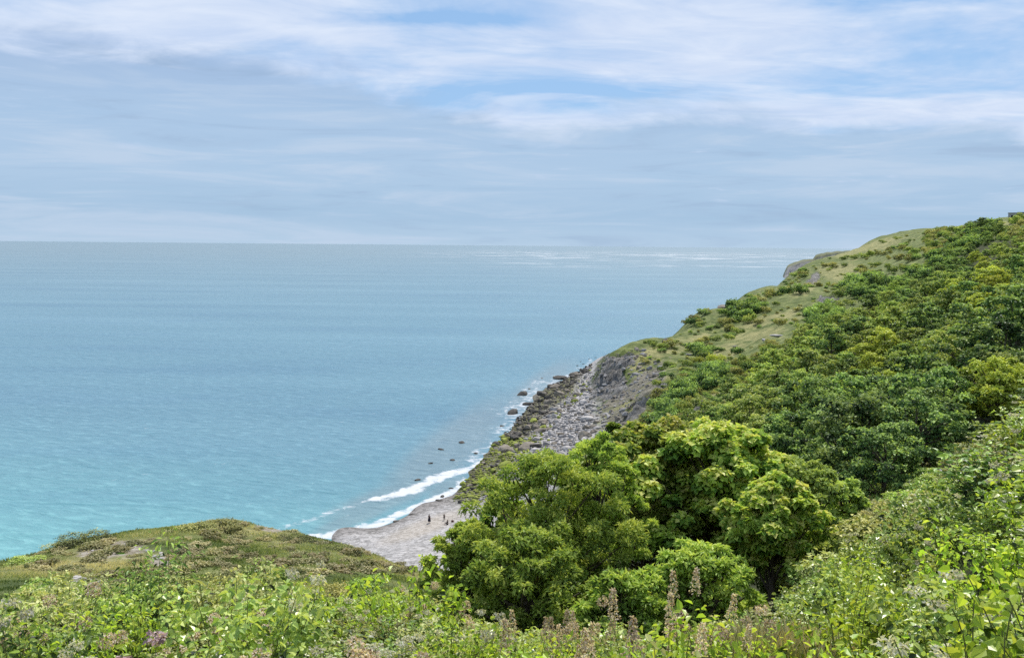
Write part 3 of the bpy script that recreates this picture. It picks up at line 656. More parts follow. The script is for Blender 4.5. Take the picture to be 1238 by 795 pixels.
for i in range(len(P)):
    d = math.hypot(P[i, 0], P[i, 1])
    if P[i, 2] < 8: continue
    if blob(q[i:i+1, 0], q[i:i+1, 1], GRASSY + CLIFF)[0] > .3 and rng.random() < .85: continue
    dk = blob(q[i:i+1, 0], q[i:i+1, 1], DARKZ)[0] > .4
    if not dk and q[i, 0] < 1120 and fbm(P[i:i+1, 0] / 45, P[i:i+1, 1] / 45, 2)[0] < (.12 if q[i, 1] < 420 else -.05) and rng.random() < .88: continue
    s = rng.uniform(.8, 1.) * rng.choice([1., 1.5, 2.3, 3.2]) * (1.4 if dk else 1.) * (1. if d < 400 else 1.4)
    if len(placed) and (np.hypot(placed[:, 0] - P[i, 0], placed[:, 1] - P[i, 1]) < (.45 if dk else .8) * (placed[:, 2] * .6 + s)).any(): continue
    placed = np.vstack([placed, [P[i, 0], P[i, 1], s]])
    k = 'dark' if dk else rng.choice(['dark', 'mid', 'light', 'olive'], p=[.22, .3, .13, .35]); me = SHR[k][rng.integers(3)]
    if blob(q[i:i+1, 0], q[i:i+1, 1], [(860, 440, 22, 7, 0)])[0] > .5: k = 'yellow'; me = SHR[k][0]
    if ns < 260 and (s > 1.3 or k == 'yellow'):
        ns += 1; o = link('shrub', me); o.location = tuple(P[i]); o.scale = (s * rng.uniform(.8, 1.2), s * rng.uniform(.8, 1.15), s * rng.uniform(.95, 1.5)); o.rotation_euler[2] = rng.uniform(0, 6.28)
        zone = 'near the skyline crest' if (q[i, 1] < 312 and q[i, 0] > 1000) else 'on the far slope beyond the big boulder' if q[i, 1] < 405 else 'on the scrub slope above the cliff'
        PENDING.append((o, '%s shrubs %s' % (LOOK[k], zone), '%s shrub' % LOOK[k], zone)); o['category'] = 'shrub'; o['group'] = '%s shrubs %s' % (LOOK[k], zone)
    else:
        v = np.empty(len(me.vertices) * 3, np.float32); me.vertices.foreach_get('co', v); v = v.reshape(-1, 3); a = rng.uniform(0, 6.28); ca, sa = math.cos(a), math.sin(a)
        v = (v * [s * rng.uniform(.8, 1.1), s * rng.uniform(.8, 1.1), s * rng.uniform(.8, 1.35)]) @ np.array([[ca, sa, 0], [-sa, ca, 0], [0, 0, 1]]) + P[i]
        f = np.empty(len(me.loops), np.int32); me.loops.foreach_get('vertex_index', f); tn = np.empty(len(me.vertices), np.float32); me.attributes['tint'].data.foreach_get('value', tn)
        sV.setdefault(k, []).append(v); sF.setdefault(k, []).append(f.reshape(-1, 3) + so2.get(k, 0)); sT.setdefault(k, []).append(tn + rng.normal(0, .06)); so2[k] = so2.get(k, 0) + len(v)
for k in sV:
    o = link('scrub', mesh_np('scrub', np.concatenate(sV[k]), np.concatenate(sF[k]), LM[k], {'tint': np.concatenate(sT[k])})); tag(o, '%s low scrub dotted over the grassy slope' % LOOK[k].split(' ')[0], 'scrub', kind='stuff')
for px, py, h in ((1012, 572, 9.5), (1048, 590, 9.), (1030, 545, 10.), (1078, 560, 9.5), (985, 560, 8.), (1062, 530, 9.)):
    P1, ok1 = hit(np.array([px * 1.]), np.array([py * 1.]), 58)
    if ok1[0]: o = place('tree', TREE_HI['dark'][rng.integers(3)], P1[0] - [0, 0, .4], rng.uniform(0, 6.28), h / 9); pend(o, 'dark trees filling the hollow right of the central clump', 'dark tall tree', 'filling the hollow right of the central clump', 'tree')
print('trees', nt_, 'shrubs', ns, 'stuff', {k: len(v) for k, v in sV.items()}, 'rocks', n_ind)

# ------------------------------------------------------------------ central trees
HM = {'ash': leaf_mat('ash_leaves', [(.12, (.03, .065, .01)), (.52, (.092, .155, .028)), (.9, (.22, .285, .065))], trans=.36),
      'syc': leaf_mat('sycamore_leaves', [(.1, (.014, .04, .008)), (.45, (.055, .115, .018)), (.7, (.15, .22, .035)), (.93, (.33, .38, .12))], trans=.36),
      'haw': leaf_mat('hawthorn_leaves', [(.1, (.028, .055, .016)), (.5, (.09, .15, .035)), (.9, (.2, .27, .08))], trans=.35)}
def gz(x, y): return float(T(np.array([x]), np.array([y]))[0])
def hero(px, top, wpx, d, mat, label, n_cl, per, leaf, aspect, base=.1, tc=.45, upb=.7, jit=.5, seed=0, ecc=.85, sprigs=46):
    p = W(px, top, d); z0 = gz(p[0], p[1]) - .2; h = p[2] - z0; rx = wpx * .92 / F * d / 2
    parts = tree_parts(seed, mat, h, rx, n_cl, per, leaf, base, ecc, aspect, upb, jit, tc, sprigs=sprigs, trunk_r=.14)
    o = place('tree', parts, (p[0], p[1], z0)); return tag(o, label, 'tree')
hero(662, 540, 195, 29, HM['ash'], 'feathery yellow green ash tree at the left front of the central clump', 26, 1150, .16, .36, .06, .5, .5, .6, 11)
hero(800, 592, 190, 41, LM['dark'], 'added dark fill thicket deep inside the hollow, shade put into its leaves', 18, 420, .2, .6, .0, .12, .7, .5, 24, sprigs=10)  # added dark-leaved fill that makes the hollow read as deep shade
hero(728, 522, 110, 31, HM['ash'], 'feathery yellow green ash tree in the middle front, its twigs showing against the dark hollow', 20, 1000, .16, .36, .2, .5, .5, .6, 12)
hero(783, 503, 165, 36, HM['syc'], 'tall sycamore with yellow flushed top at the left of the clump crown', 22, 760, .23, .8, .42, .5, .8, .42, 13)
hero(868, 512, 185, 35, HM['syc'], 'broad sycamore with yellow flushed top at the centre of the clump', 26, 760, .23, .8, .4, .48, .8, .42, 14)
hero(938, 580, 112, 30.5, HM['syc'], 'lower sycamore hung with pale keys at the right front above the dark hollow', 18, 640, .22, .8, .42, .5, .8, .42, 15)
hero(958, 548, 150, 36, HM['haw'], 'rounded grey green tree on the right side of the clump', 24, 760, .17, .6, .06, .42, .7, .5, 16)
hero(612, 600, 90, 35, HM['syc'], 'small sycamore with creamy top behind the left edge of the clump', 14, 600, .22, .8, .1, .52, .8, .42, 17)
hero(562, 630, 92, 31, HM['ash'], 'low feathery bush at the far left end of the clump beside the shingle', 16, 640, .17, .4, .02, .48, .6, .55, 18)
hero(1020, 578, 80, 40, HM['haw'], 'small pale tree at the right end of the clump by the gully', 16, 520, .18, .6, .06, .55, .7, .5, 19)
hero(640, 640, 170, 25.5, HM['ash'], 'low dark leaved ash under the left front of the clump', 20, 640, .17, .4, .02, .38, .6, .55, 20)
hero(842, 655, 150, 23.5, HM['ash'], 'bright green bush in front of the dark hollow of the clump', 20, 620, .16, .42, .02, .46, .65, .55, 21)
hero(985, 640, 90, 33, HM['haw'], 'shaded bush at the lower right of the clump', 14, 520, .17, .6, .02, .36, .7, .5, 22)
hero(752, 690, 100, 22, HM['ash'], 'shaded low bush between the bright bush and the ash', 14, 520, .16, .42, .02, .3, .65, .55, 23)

# ------------------------------------------------------------------ foreground plants
FM = {'bramble': leaf_mat('bramble_leaves', [(.1, (.03, .06, .014)), (.5, (.1, .165, .035)), (.9, (.24, .31, .085))], trans=.36, rough=.36, spec=.55),
      'bright': leaf_mat('bright_leaves', [(.1, (.04, .09, .01)), (.5, (.14, .24, .02)), (.9, (.3, .4, .05))], trans=.5, rough=.38, spec=.5),
      'pale': leaf_mat('pale_leaves', [(.1, (.05, .075, .028)), (.5, (.13, .17, .06)), (.9, (.3, .34, .16))], trans=.28, rough=.5, spec=.35),
      'deep': leaf_mat('deep_leaves', [(.1, (.014, .035, .01)), (.5, (.045, .09, .02)), (.9, (.12, .18, .04))], trans=.3, rough=.45, spec=.35)}
CAP = .72; GAIN = 1.25; SAT = 1.; WARM = (1, 1, 1)
FLW = leaf_mat('faded_flowers', [(.1, (.36, .24, .15)), (.5, (.68, .55, .45)), (.9, (.8, .72, .64))], trans=.42)
PINK = leaf_mat('pink_petals', [(.1, (.5, .3, .34)), (.9, (.72, .56, .58))], trans=.3)
WHT = leaf_mat('cream_petals', [(.1, (.62, .6, .46)), (.9, (.7, .69, .62))], trans=.45)
def plant_parts(seed, mat, leaf, n_stem, per, aspect=.7, h=1., rad=.75, tri=True, stemc=STEM, jit=.45, tc=.48):
    """arching stems with leaves set along them"""
    r = np.random.default_rng(seed); paths = []; P, D, N = [], [], []; tips = []
    for i in range(n_stem):
        a = r.uniform(0, 6.28); rr = rad * math.sqrt(r.random()); hh = h * r.uniform(.55, 1.05) * (1 - .25 * (rr / rad)**2)
        e = np.array([rr * math.cos(a), rr * math.sin(a), hh]); s = np.array([e[0] * .35, e[1] * .35, -.1]); mid = (s + e) / 2 + np.array([0, 0, .25 * h * r.uniform(.3, 1)]) + r.normal(0, .06, 3)
        t = np.linspace(0, 1, 7)[:, None]; pts = (1 - t)**2 * s + 2 * t * (1 - t) * mid + t * t * e
        paths.append((pts, np.linspace(.006, .0025, 7))); tips.append((pts[-1], pts[-1] - pts[-2]))
        tt = r.uniform(.25, 1.02, per)[:, None]; pp = (1 - tt)**2 * s + 2 * tt * (1 - tt) * mid + tt * tt * e
        dd = unit(r.normal(size=(per, 3)) * [1, 1, .35]); pp = pp + dd * r.uniform(.02, .13, (per, 1)) * h
        if tri:
            for k in (-1.1, 0, 1.1):
                ca, sa = math.cos(k), math.sin(k); d2 = np.stack([dd[:, 0] * ca - dd[:, 1] * sa, dd[:, 0] * sa + dd[:, 1] * ca, dd[:, 2] - .1], -1)
                P.append(pp + d2 * leaf * .12); D.append(d2); N.append(np.array([0, 0, .9]) + r.normal(size=(per, 3)) * jit)
        else: P.append(pp); D.append(dd); N.append(np.array([0, 0, .8]) + dd * .3 + r.normal(size=(per, 3)) * jit)
    P, D, N = map(np.concatenate, (P, D, N)); m = len(P); L = leaf * r.uniform(.6, 1.25, m)
    Tn = np.clip(tc + .1 + .6 * (P[:, 2] / h - .66) + r.normal(0, .24, m), 0, 1)  # tint rises with height, so shade inside the plant sits in the colour
    V, Fc, Tn = leaf_geo(P, N, D, L, L * aspect, Tn, True, .14, .22)
    V2, F2 = tube_geo(paths)
    return [('foliage', mesh_np('foliage', V, Fc, mat, {'tint': Tn}, smooth=False)), ('stem', mesh_np('stem', V2, F2, stemc, smooth=True))], tips
def flower_head(seed, mat, ln, rad, m, size, cone=True):
    r = np.random.default_rng(seed); t = r.random(m); a = r.uniform(0, 6.28, m); rr = rad * ((1 - t * .8) if cone else np.sqrt(np.clip(1 - (2 * t - 1)**2, .05, 1))) * r.uniform(.5, 1.1, m)
    P = np.stack([rr * np.cos(a), rr * np.sin(a), t * ln], -1); d = np.stack([np.cos(a), np.sin(a), .4 + 0 * a], -1)
    V, Fc, Tn = leaf_geo(P, d * .4 + [0, 0, .6] + r.normal(size=(m, 3)) * .5, d + r.normal(size=(m, 3)) * .4, np.full(m, size) * r.uniform(.6, 1.3, m), np.full(m, size * .8), np.clip(r.normal(.5, .25, m), 0, 1), False)
    return mesh_np('flower_head', V, Fc, mat, {'tint': Tn})
FH = {'spike': [flower_head(i, FLW, .2, .045, 170, .02) for i in range(3)], 'tuft': [flower_head(10 + i, FLW, .08, .055, 110, .022, False) for i in range(3)],
      'cream': [flower_head(20 + i, WHT, .04, .05, 60, .026, False) for i in range(3)], 'pink': [flower_head(30 + i, PINK, .05, .045, 70, .028, False) for i in range(2)]}
PK = {'bramble': [plant_parts(600 + i, FM['bramble'], .068, 38, 20, .74) for i in range(4)],
      'bright': [plant_parts(620 + i, FM['bright'], .072, 36, 26, .66, tri=False, tc=.52) for i in range(3)],
      'pale': [plant_parts(640 + i, FM['pale'], .062, 38, 20, .6, tc=.5) for i in range(3)],
      'deep': [plant_parts(660 + i, FM['deep'], .068, 38, 20, .6) for i in range(2)]}
FLK = {'bramble': 'green bramble bush', 'bright': 'lime green leafy plant', 'pale': 'pale bramble bush', 'deep': 'dark green leafy bush'}
CAT = {'bramble': 'bramble', 'bright': 'leafy plant', 'pale': 'bramble', 'deep': 'bush'}
def fore(x, y, kind, s, zone, flower=None, nf=0, hs=1.):
    parts, tips = PK[kind][rng.integers(len(PK[kind]))]; parts = list(parts)
    if flower:
        for t, dr in random.sample(tips, min(nf, len(tips))):
            v = Vector((dr[0] * .5, dr[1] * .5, abs(dr[2]) + .12)); parts.append(('flower_head', FH[flower][rng.integers(len(FH[flower]))], (t[0], t[1], t[2] + .07), tuple(v.to_track_quat('Z', 'Y').to_euler()), float(rng.uniform(.8, 1.3) / s)))
    o = place({'bramble': 'bramble_bush', 'pale': 'bramble_bush', 'bright': 'leafy_plant', 'deep': 'leafy_bush'}[kind], parts, (x, y, gz(x, y) - .05), rng.uniform(0, 6.28), (s, s, s * hs))
    fl = {'spike': ' with pink flower spikes', 'tuft': ' with brown seed tufts', 'cream': ' with cream blossom', 'pink': ' with pale pink flowers', None: ''}[flower]
    gname = FLK[kind] + fl + ' ' + zone; o['category'] = CAT[kind]; o['group'] = gname; PENDING.append((o, gname, FLK[kind] + fl, zone)); return o
pts = np.zeros((0, 3))
def try_pt(x, y, r_):
    global pts
    if len(pts) and (np.hypot(pts[:, 0] - x, pts[:, 1] - y) < .62 * (pts[:, 2] + r_)).any(): return False
    pts = np.vstack([pts, [x, y, r_]]); return True
cnt = 0
for _ in range(22000):
    a = rng.uniform(-37, 37); d = math.sqrt(rng.uniform(3.7**2, 27**2)); x, y = d * math.sin(R(a)), d * math.cos(R(a))
    px = CX + F * math.tan(R(a)); right = px > 1010 - (d - 8) * 1.5 and px > 985
    if not right and d > (17 if px < 540 else 10.5): continue
    if right and d > 24: continue
    if 925 < px < 1040 and 5.2 < d < 15: continue
    s = rng.uniform(.62, .8) if d < 6 else rng.uniform(.75, 1.0) if d < 12 else rng.uniform(.95, 1.35)
    if not try_pt(x, y, s * (.78 if px < 985 else .62)): continue
    u = rng.random()
    zone = ('in the left hedge' if px < 330 else 'in the middle hedge' if px < 700 else 'below the tree clump' if px < 985 else 'in the bottom right corner' if d < 9 else 'up the right bank')
    if right: k = rng.choice(['bramble', 'bright', 'pale', 'deep'], p=[.32, .52, .04, .12] if d < 10 else [.52, .2, .12, .16])
    elif px < 330: k = rng.choice(['bramble', 'bright', 'pale', 'deep'], p=[.42, .26, .12, .2])
    elif px < 620: k = rng.choice(['bramble', 'bright', 'pale', 'deep'], p=[.36, .36, .08, .2])
    else: k = rng.choice(['bramble', 'bright', 'pale', 'deep'], p=[.44, .22, .18, .16])
    fl, nf = None, 0
    if px < 330 and u < .62 and d < 9: fl, nf = ('tuft', 12) if u < .3 else ('cream', 10) if u < .5 else ('pink', 6)
    elif 330 <= px < 560 and u < .5: fl, nf = 'cream' if u < .3 else 'tuft', 10
    elif 560 <= px < 985 and u < .62: fl, nf = ('spike', 9) if u < .4 else ('tuft', 10)
    elif right and u < .2: fl, nf = 'cream', 8
    fore(x, y, k, s, zone, fl, nf, rng.uniform(.5, 1.35)); cnt += 1
print('foreground', cnt)
# rougher scrub between the hedge and the knoll, and round the clump's foot
GAIN_, SAT_, WARM_, CAP_ = GAIN, SAT, WARM, CAP; GAIN, SAT, CAP = 2.4, .95, .5; GM_T = leaf_mat('tussock_grass', [(.1, (.04, .06, .02)), (.5, (.12, .13, .045)), (.9, (.23, .2, .1))], trans=.25)
GAIN, SAT, WARM, CAP = GAIN_, SAT_, WARM_, CAP_
SCR = {'deep': [shrub_mesh(700 + i, FM['deep'], .085, 260, 7, .8) for i in range(2)], 'bramble': [shrub_mesh(710 + i, FM['bramble'], .085, 260, 7, .8) for i in range(2)], 'pale': [shrub_mesh(720 + i, FM['pale'], .08, 260, 7, .7) for i in range(2)],
       'olive': [shrub_mesh(730 + i, LM['olive'], .075, 300, 7, .6) for i in range(2)]}
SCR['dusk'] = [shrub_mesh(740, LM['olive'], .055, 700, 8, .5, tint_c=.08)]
SLK = {'deep': 'dark green rounded bush', 'bramble': 'mid green tangled bush', 'pale': 'pale green tangled bush', 'olive': 'olive green grassy bush'}
for _ in range(9000):
    a = rng.uniform(-36, 34); d = math.sqrt(rng.uniform(11**2, 46**2)) if rng.random() < .6 else rng.uniform(24, 80); x, y = d * math.sin(R(a)), d * math.cos(R(a)); px = CX + F * math.tan(R(a))
    if px < 560:
        if d > 30 or rng.random() < .1 + .5 * (d > 23): continue
        zone = 'on the slope behind the hedge, left'
    elif px < 1000:
        if d > 23 or (905 < px and d < 14): continue
        zone = 'between the hedge and the central clump'
    else:
        if d < 22 or a < 17: continue
        zone = 'on the gully side behind the right bank'
    s = rng.uniform(.7, 1.3) if px < 1000 else rng.uniform(1.2, 2.2)
    if not try_pt(x, y, s * .8): continue
    k = rng.choice(['deep', 'bramble', 'pale', 'olive'], p=[.3, .3, .1, .3] if px < 560 else [.15, .4, .3, .15])
    o = link('bush', SCR[k][rng.integers(2)]); o.location = (x, y, gz(x, y) - .1); o.scale = (s, s, s * rng.uniform(.7, 1.)); o.rotation_euler[2] = rng.uniform(0, 6.28)
    gname = SLK[k] + ' ' + zone; o['category'] = 'bush'; o['group'] = gname; PENDING.append((o, gname, SLK[k], zone))
for px, py, s, k, lab in ((108, 655, 2.4, 'deep', 'dark low bush crouching on the left brow of the knoll'), (265, 638, 2.2, 'olive', 'grassy tussock bush on the top of the knoll'), (358, 650, 1.6, 'deep', 'dark rounded bush at the right shoulder of the knoll'), (412, 662, 1.5, 'deep', 'dark bush where the knoll falls to the beach'),
                          (240, 640, 1.8, 'olive', 'olive tussock left of the knoll top'), (75, 662, 1.4, 'olive', 'olive tussock at the left edge of the knoll'), (30, 680, 1.6, 'bramble', 'green bush at the far left edge of the knoll'), (275, 700, 1.5, 'deep', 'dark bush low on the near side of the knoll')):
    P1, ok1 = hit(np.array([px * 1.]), np.array([py + 6.]), 20)
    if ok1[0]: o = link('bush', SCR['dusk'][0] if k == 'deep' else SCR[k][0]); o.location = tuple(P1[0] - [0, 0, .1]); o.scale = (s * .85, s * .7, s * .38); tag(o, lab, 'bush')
TUS = [shrub_mesh(750 + i, GM_T, .16, 170, 4, .7, 'tussock', tint_c=.38 + .12 * i) for i in range(3)]
q = sample_poly([(20, 684), (70, 662), (150, 652), (280, 636), (360, 645), (430, 664), (520, 695), (300, 705), (100, 708)], 170); P1, ok1 = hit(q[:, 0], q[:, 1], 20)
for p in P1[ok1]:
    if math.hypot(p[0], p[1]) > 70: continue
    o = link('tussock', TUS[rng.integers(3)]); s = rng.uniform(.22, .7); o.location = tuple(p - [0, 0, .04]); o.scale = (s * rng.uniform(.8, 1.5), s, s * rng.uniform(.5, .9)); o.rotation_euler[2] = rng.uniform(0, 6.28)
    pend(o, 'grassy tussocks on the knoll', 'rough grassy tussock', 'scattered over the left knoll', 'tussock')
# tall weeds standing above the hedge on the left
WEED = [plant_parts(800 + i, FM['deep'], .075, 10, 60, .34, h=1.7, rad=.3, tri=False) for i in range(2)]
for px, d, s, lab in ((160, 10.5, 1., 'tall dark spindly weed rising above the hedge, left of the pair'), (183, 11, 1.25, 'tall dark spindly weed rising above the hedge, right of the pair'), (115, 10, .8, 'shorter spindly weed left of the tall pair')):
    x, y = d * (px - CX) / F, d; o = place('weed', WEED[0][0] if px != 183 else WEED[1][0], (x, y, gz(x, y)), 1.3, s); tag(o, lab, 'weed')
# big-leaved sapling at the right edge
SAP, _ = plant_parts(820, FM['bright'], .075, 11, 10, .8, h=.9, rad=.35, tri=False, tc=.66, jit=.6)
for px, py, d, lab in ((1222, 715, 4.3, 'big leaved lime green sapling at the right edge'), (1185, 790, 3.9, 'big leaved sapling in the bottom right corner')):
    p = W(px, py, d); o = place('sapling', SAP, (p[0], p[1], p[2] - .75), .6 if px > 1200 else 2., 1.); tag(o, lab, 'sapling')

# ------------------------------------------------------------------ grass (uncountable)
GM = leaf_mat('grass_blades', [(.08, (.11, .18, .05)), (.42, (.27, .31, .12)), (.9, (.6, .54, .33))], trans=.3)
def grass(region_fn, m, hlo, hhi, tc, label):
    P = region_fn(m); m = len(P); d = np.hypot(P[:, 0], P[:, 1])
    D = rng.normal(size=(m, 3)) * .35 + [.15, 0, 1.]; N = unit(rng.normal(size=(m, 3)) * [1, 1, .2]); L = rng.uniform(hlo, hhi, m) * np.clip(.85 + 2.6 * fbm(P[:, 0] / 1.6, P[:, 1] / 1.6, 3), .35, 2.3)
    Wd = np.clip(d * .0009, .006, .07)
    V, Fc, Tn = leaf_geo(P - [0, 0, .03], N, D, L, Wd, np.clip(tc + 1.5 * fbm(P[:, 0] / 5 + 9, P[:, 1] / 5, 4) + .3 * blob(*proj(P), DRY[:-1]) - .08 + rng.normal(0, .14, m), 0, 1), False, .0, .3)
    tag(link('grass', mesh_np('grass', V, Fc, GM, {'tint': Tn})), label, 'grass', kind='stuff')
def reg_knoll(m):
    a = np.radians(rng.uniform(-36, -1, m)); d = np.sqrt(rng.uniform(13**2, 66**2, m)); x, y = d * np.sin(a), d * np.cos(a); z = T(x, y)
    px, py = proj(np.stack([x, y, z], -1)); keep = blob(px, py, BARE) * 1.1 + .6 * blob(px, py - 5, BARE) + 1.1 * fbm(x / 3, y / 3, 4) + rng.normal(0, .35, m) < .62
    return np.stack([x, y, z], -1)[keep]
grass(reg_knoll, 170000, .07, .2, .45, 'rough sun bleached grass over the left knoll')
def reg_bank(m):
    a = np.radians(rng.uniform(12, 23, m)); d = np.sqrt(rng.uniform(5.5**2, 15**2, m)); x, y = d * np.sin(a), d * np.cos(a); return np.stack([x, y, T(x, y)], -1)
grass(reg_bank, 26000, .15, .5, .85, 'tall straw coloured grass at the bottom edge')

# ------------------------------------------------------------------ hut on the crest
def box_bm(bm, c, s):
    r = bmesh.ops.create_cube(bm, size=1.); bmesh.ops.scale(bm, vec=s, verts=r['verts']); bmesh.ops.translate(bm, vec=c, verts=r['verts'])
def box_obj(name, boxes, mat, parent):
    bm = bmesh.new()
    for c, s in boxes: box_bm(bm, c, s)
    me = bpy.data.meshes.new(name); bm.to_mesh(me); bm.free(); me.materials.append(mat); return link(name, me, parent)
P1 = W(1231, 264, 535); hz = gz(P1[0], P1[1])
hut = empty('hut', (P1[0], P1[1], hz - .6)); hut.rotation_euler[2] = R(-25); tag(hut, 'small grey building half cut off on the crest at the right edge', 'hut')
grw = plain_mat('grey_render', (.36, .36, .35)); whw = plain_mat('white_trim', (.75, .75, .73)); drk = plain_mat('dark_glass', (.03, .035, .04), .2); rfm = plain_mat('slate_roof', (.14, .14, .15))
box_obj('wall', [((0, 0, 1.9), (9, 5, 3.8))], grw, hut)
box_obj('roof', [((0, 0, 3.93), (9.6, 5.6, .24)), ((1.5, 0, 4.2), (4, 3, .3))], rfm, hut)
for x in (-3., 0.9, 3.2): w_ = box_obj('window', [((x, -2.53, 2.2), (1.3, .06, 1.4))], drk, hut); box_obj('frame', [((x, -2.56, 2.95), (1.5, .12, .12)), ((x, -2.56, 1.45), (1.5, .12, .12)), ((x - .71, -2.56, 2.2), (.1, .12, 1.38)), ((x + .71, -2.56, 2.2), (.1, .12, 1.38))], whw, w_)
box_obj('door', [((-1.1, -2.54, 1.2), (1.1, .08, 2.3))], whw, hut)

# ------------------------------------------------------------------ people
SKIN = plain_mat('skin', (.5, .33, .25), .6); HAIR = plain_mat('dark_hair', (.03, .022, .018), .7)
CL = {'navy': plain_mat('navy_cloth', (.02, .018, .03)), 'black': plain_mat('black_cloth', (.016, .015, .018)), 'red': plain_mat('red_cloth', (.3, .04, .035)), 'grey': plain_mat('grey_cloth', (.2, .2, .22))}
def skinned(name, joints, edges, mat, sub=2):
    me = bpy.data.meshes.new(name); me.from_pydata([j[:3] for j in joints], edges, []); o = bpy.data.objects.new(name, me); COL.objects.link(o)
    md = o.modifiers.new('skin', 'SKIN')
    for v, j in zip(me.skin_vertices[0].data, joints): v.radius = (j[3], j[4] if len(j) > 4 else j[3])
    me.skin_vertices[0].data[0].use_root = True
    o.modifiers.new('sub', 'SUBSURF').levels = sub
    bpy.context.view_layer.update(); m2 = bpy.data.meshes.new_from_object(o.evaluated_get(bpy.context.evaluated_depsgraph_get())); bpy.data.objects.remove(o)
    m2.name = name; m2.materials.clear(); m2.materials.append(mat)
    for p in m2.polygons: p.use_smooth = True
    return m2
def person(loc, rz, label, h=1.7, sit=False, cloth='navy', dress=False):
    k = h / 1.7; r = empty('person', tuple(loc)); r.rotation_euler[2] = rz; r.scale = (k, k, k); tag(r, label, 'person')
    hz = .95 if not sit else .16
    J = [(0, 0, hz, .13, .1), (0, .01, hz + .22, .12, .09), (0, 0, hz + .43, .16, .1), (0, 0, hz + .52, .06), (0, -.01, hz + .57, .055), (0, -.02, hz + .64, .085, .095), (0, -.01, hz + .72, .07, .08)]
    E = [(0, 1), (1, 2), (2, 3), (3, 4), (4, 5), (5, 6)]
    for s in (-1, 1):
        i = len(J)
        if sit: J += [(s * .1, -.02, hz, .09), (s * .15, -.42, .45, .065), (s * .16, -.62, .1, .045), (s * .16, -.76, .04, .04)]
        else: J += [(s * .1, 0, hz - .07, .09), (s * .11, -.02, .5, .062), (s * .12, .02, .09, .042), (s * .12, -.14, .035, .035)]
        E += [(0, i), (i, i + 1), (i + 1, i + 2), (i + 2, i + 3)]
        i = len(J)
        if sit: J += [(s * .19, 0, hz + .45, .055), (s * .25, -.15, hz + .22, .042), (s * .17, -.38, hz + .27, .032), (s * .15, -.46, hz + .27, .03)]
        else: J += [(s * .19, 0, hz + .45, .055), (s * .25, .02, hz + .18, .042), (s * .26, -.08, hz - .06, .032), (s * .26, -.12, hz - .15, .032)]
        E += [(2, i), (i, i + 1), (i + 1, i + 2), (i + 2, i + 3)]
        b0 = J[-1]
        for f in range(5):      # fingers and thumb
            fx = (f - 2) * .016; t0 = len(J); J.append((b0[0] + fx, b0[1] - .02 - (.03 if f in (1, 2, 3) else .015), b0[2] - .05, .009)); J.append((J[-1][0] + (-.01 * s if f == 0 else 0), J[-1][1] - .01, J[-1][2] - .035 + .008 * abs(f - 2), .007)); E += [(t0 - 1 if f == 0 else i + 3, t0), (t0, t0 + 1)]
    link('body', skinned('body', J, E, SKIN), r)
    link('hair', skinned('hair', [(0, .03, hz + .66, .095), (0, .02, hz + .74, .085), (0, .06, hz + .58, .05)], [(0, 1), (0, 2)], HAIR), r)
    top = [(0, 0, hz - .05, .155, .12), (0, .01, hz + .2, .145, .11), (0, 0, hz + .42, .18, .12), (0, 0, hz + .5, .09, .08)]; te = [(0, 1), (1, 2), (2, 3)]
    for s in (-1, 1): i = len(top); top += [(s * .19, 0, hz + .45, .07), (s * .235, .01 if not sit else -.1, hz + .26, .058)]; te += [(2, i), (i, i + 1)]
    link('shirt', skinned('shirt', top, te, CL[cloth]), r)
    if dress:
        an = np.linspace(0, 2 * math.pi, 21)[:-1]; rows = [(1.08, .15, .12), (.95, .2, .16), (.7, .27, .22), (.38, .34, .28)]
        V = np.concatenate([np.stack([a * np.cos(an) * (1 + .05 * np.sin(an * 5)), b_ * np.sin(an) * (1 + .05 * np.sin(an * 5)), np.full(20, z)], -1) for z, a, b_ in rows])
        i = np.arange(3)[:, None] * 20 + np.arange(20)[None, :]; j = np.arange(3)[:, None] * 20 + (np.arange(20)[None, :] + 1) % 20
        link('skirt', mesh_np('skirt', V, np.stack([i, j, j + 20, i + 20], -1).reshape(-1, 4), CL[cloth], smooth=True), r)
    else:
        tr = [(0, 0, hz, .15, .12)]; e2 = []
        for s in (-1, 1):
            i = len(tr); tr += [(s * .1, -.02 * sit, hz - .05 * (not sit), .105), (s * .15, -.42, .45, .08), (s * .16, -.58, .18, .06)] if sit else [(s * .1, 0, hz - .08, .105), (s * .11, -.02, .5, .08), (s * .12, .02, .14, .06)]; e2 += [(0, i), (i, i + 1), (i + 1, i + 2)]
        link('trousers', skinned('trousers', tr, e2, CL['black' if cloth != 'grey' else 'grey']), r)
    return r
def ground_at(px, py): P1, ok1 = hit(np.array([px * 1.]), np.array([py * 1.]), 100); return P1[0]
person(ground_at(519, 634), 2.6, 'person in a dark flared dress standing on the shingle', 1.72, dress=True)
person(ground_at(537, 631), .4, 'slim small person in dark clothes standing by the boulders', 1.3, cloth='black')
person(ground_at(541, 635), -.8, 'person in dark clothes sitting on the shingle beside a bag', 1.7, sit=True, cloth='black')
person(ground_at(994, 325), 1., 'distant person in a red top on the grassy ledge near the headland', 1.8, cloth='red')
bgp = ground_at(547, 632.5); bag = empty('bag', tuple(bgp)); tag(bag, 'dark red bag lying on the shingle beside the sitting person', 'bag')
link('body', skinned('body', [(-.3, 0, .2, .2, .16), (0, 0, .24, .24, .2), (.3, 0, .2, .2, .16)], [(0, 1), (1, 2)], plain_mat('maroon_canvas', (.09, .03, .03))), bag)
Vh, Fh = tube_geo([(np.array([[-.2, 0, .38], [-.12, 0, .52], [.12, 0, .52], [.2, 0, .38]]), [.02] * 4)]); link('handle', mesh_np('handle', Vh, Fh, CL['black']), bag)

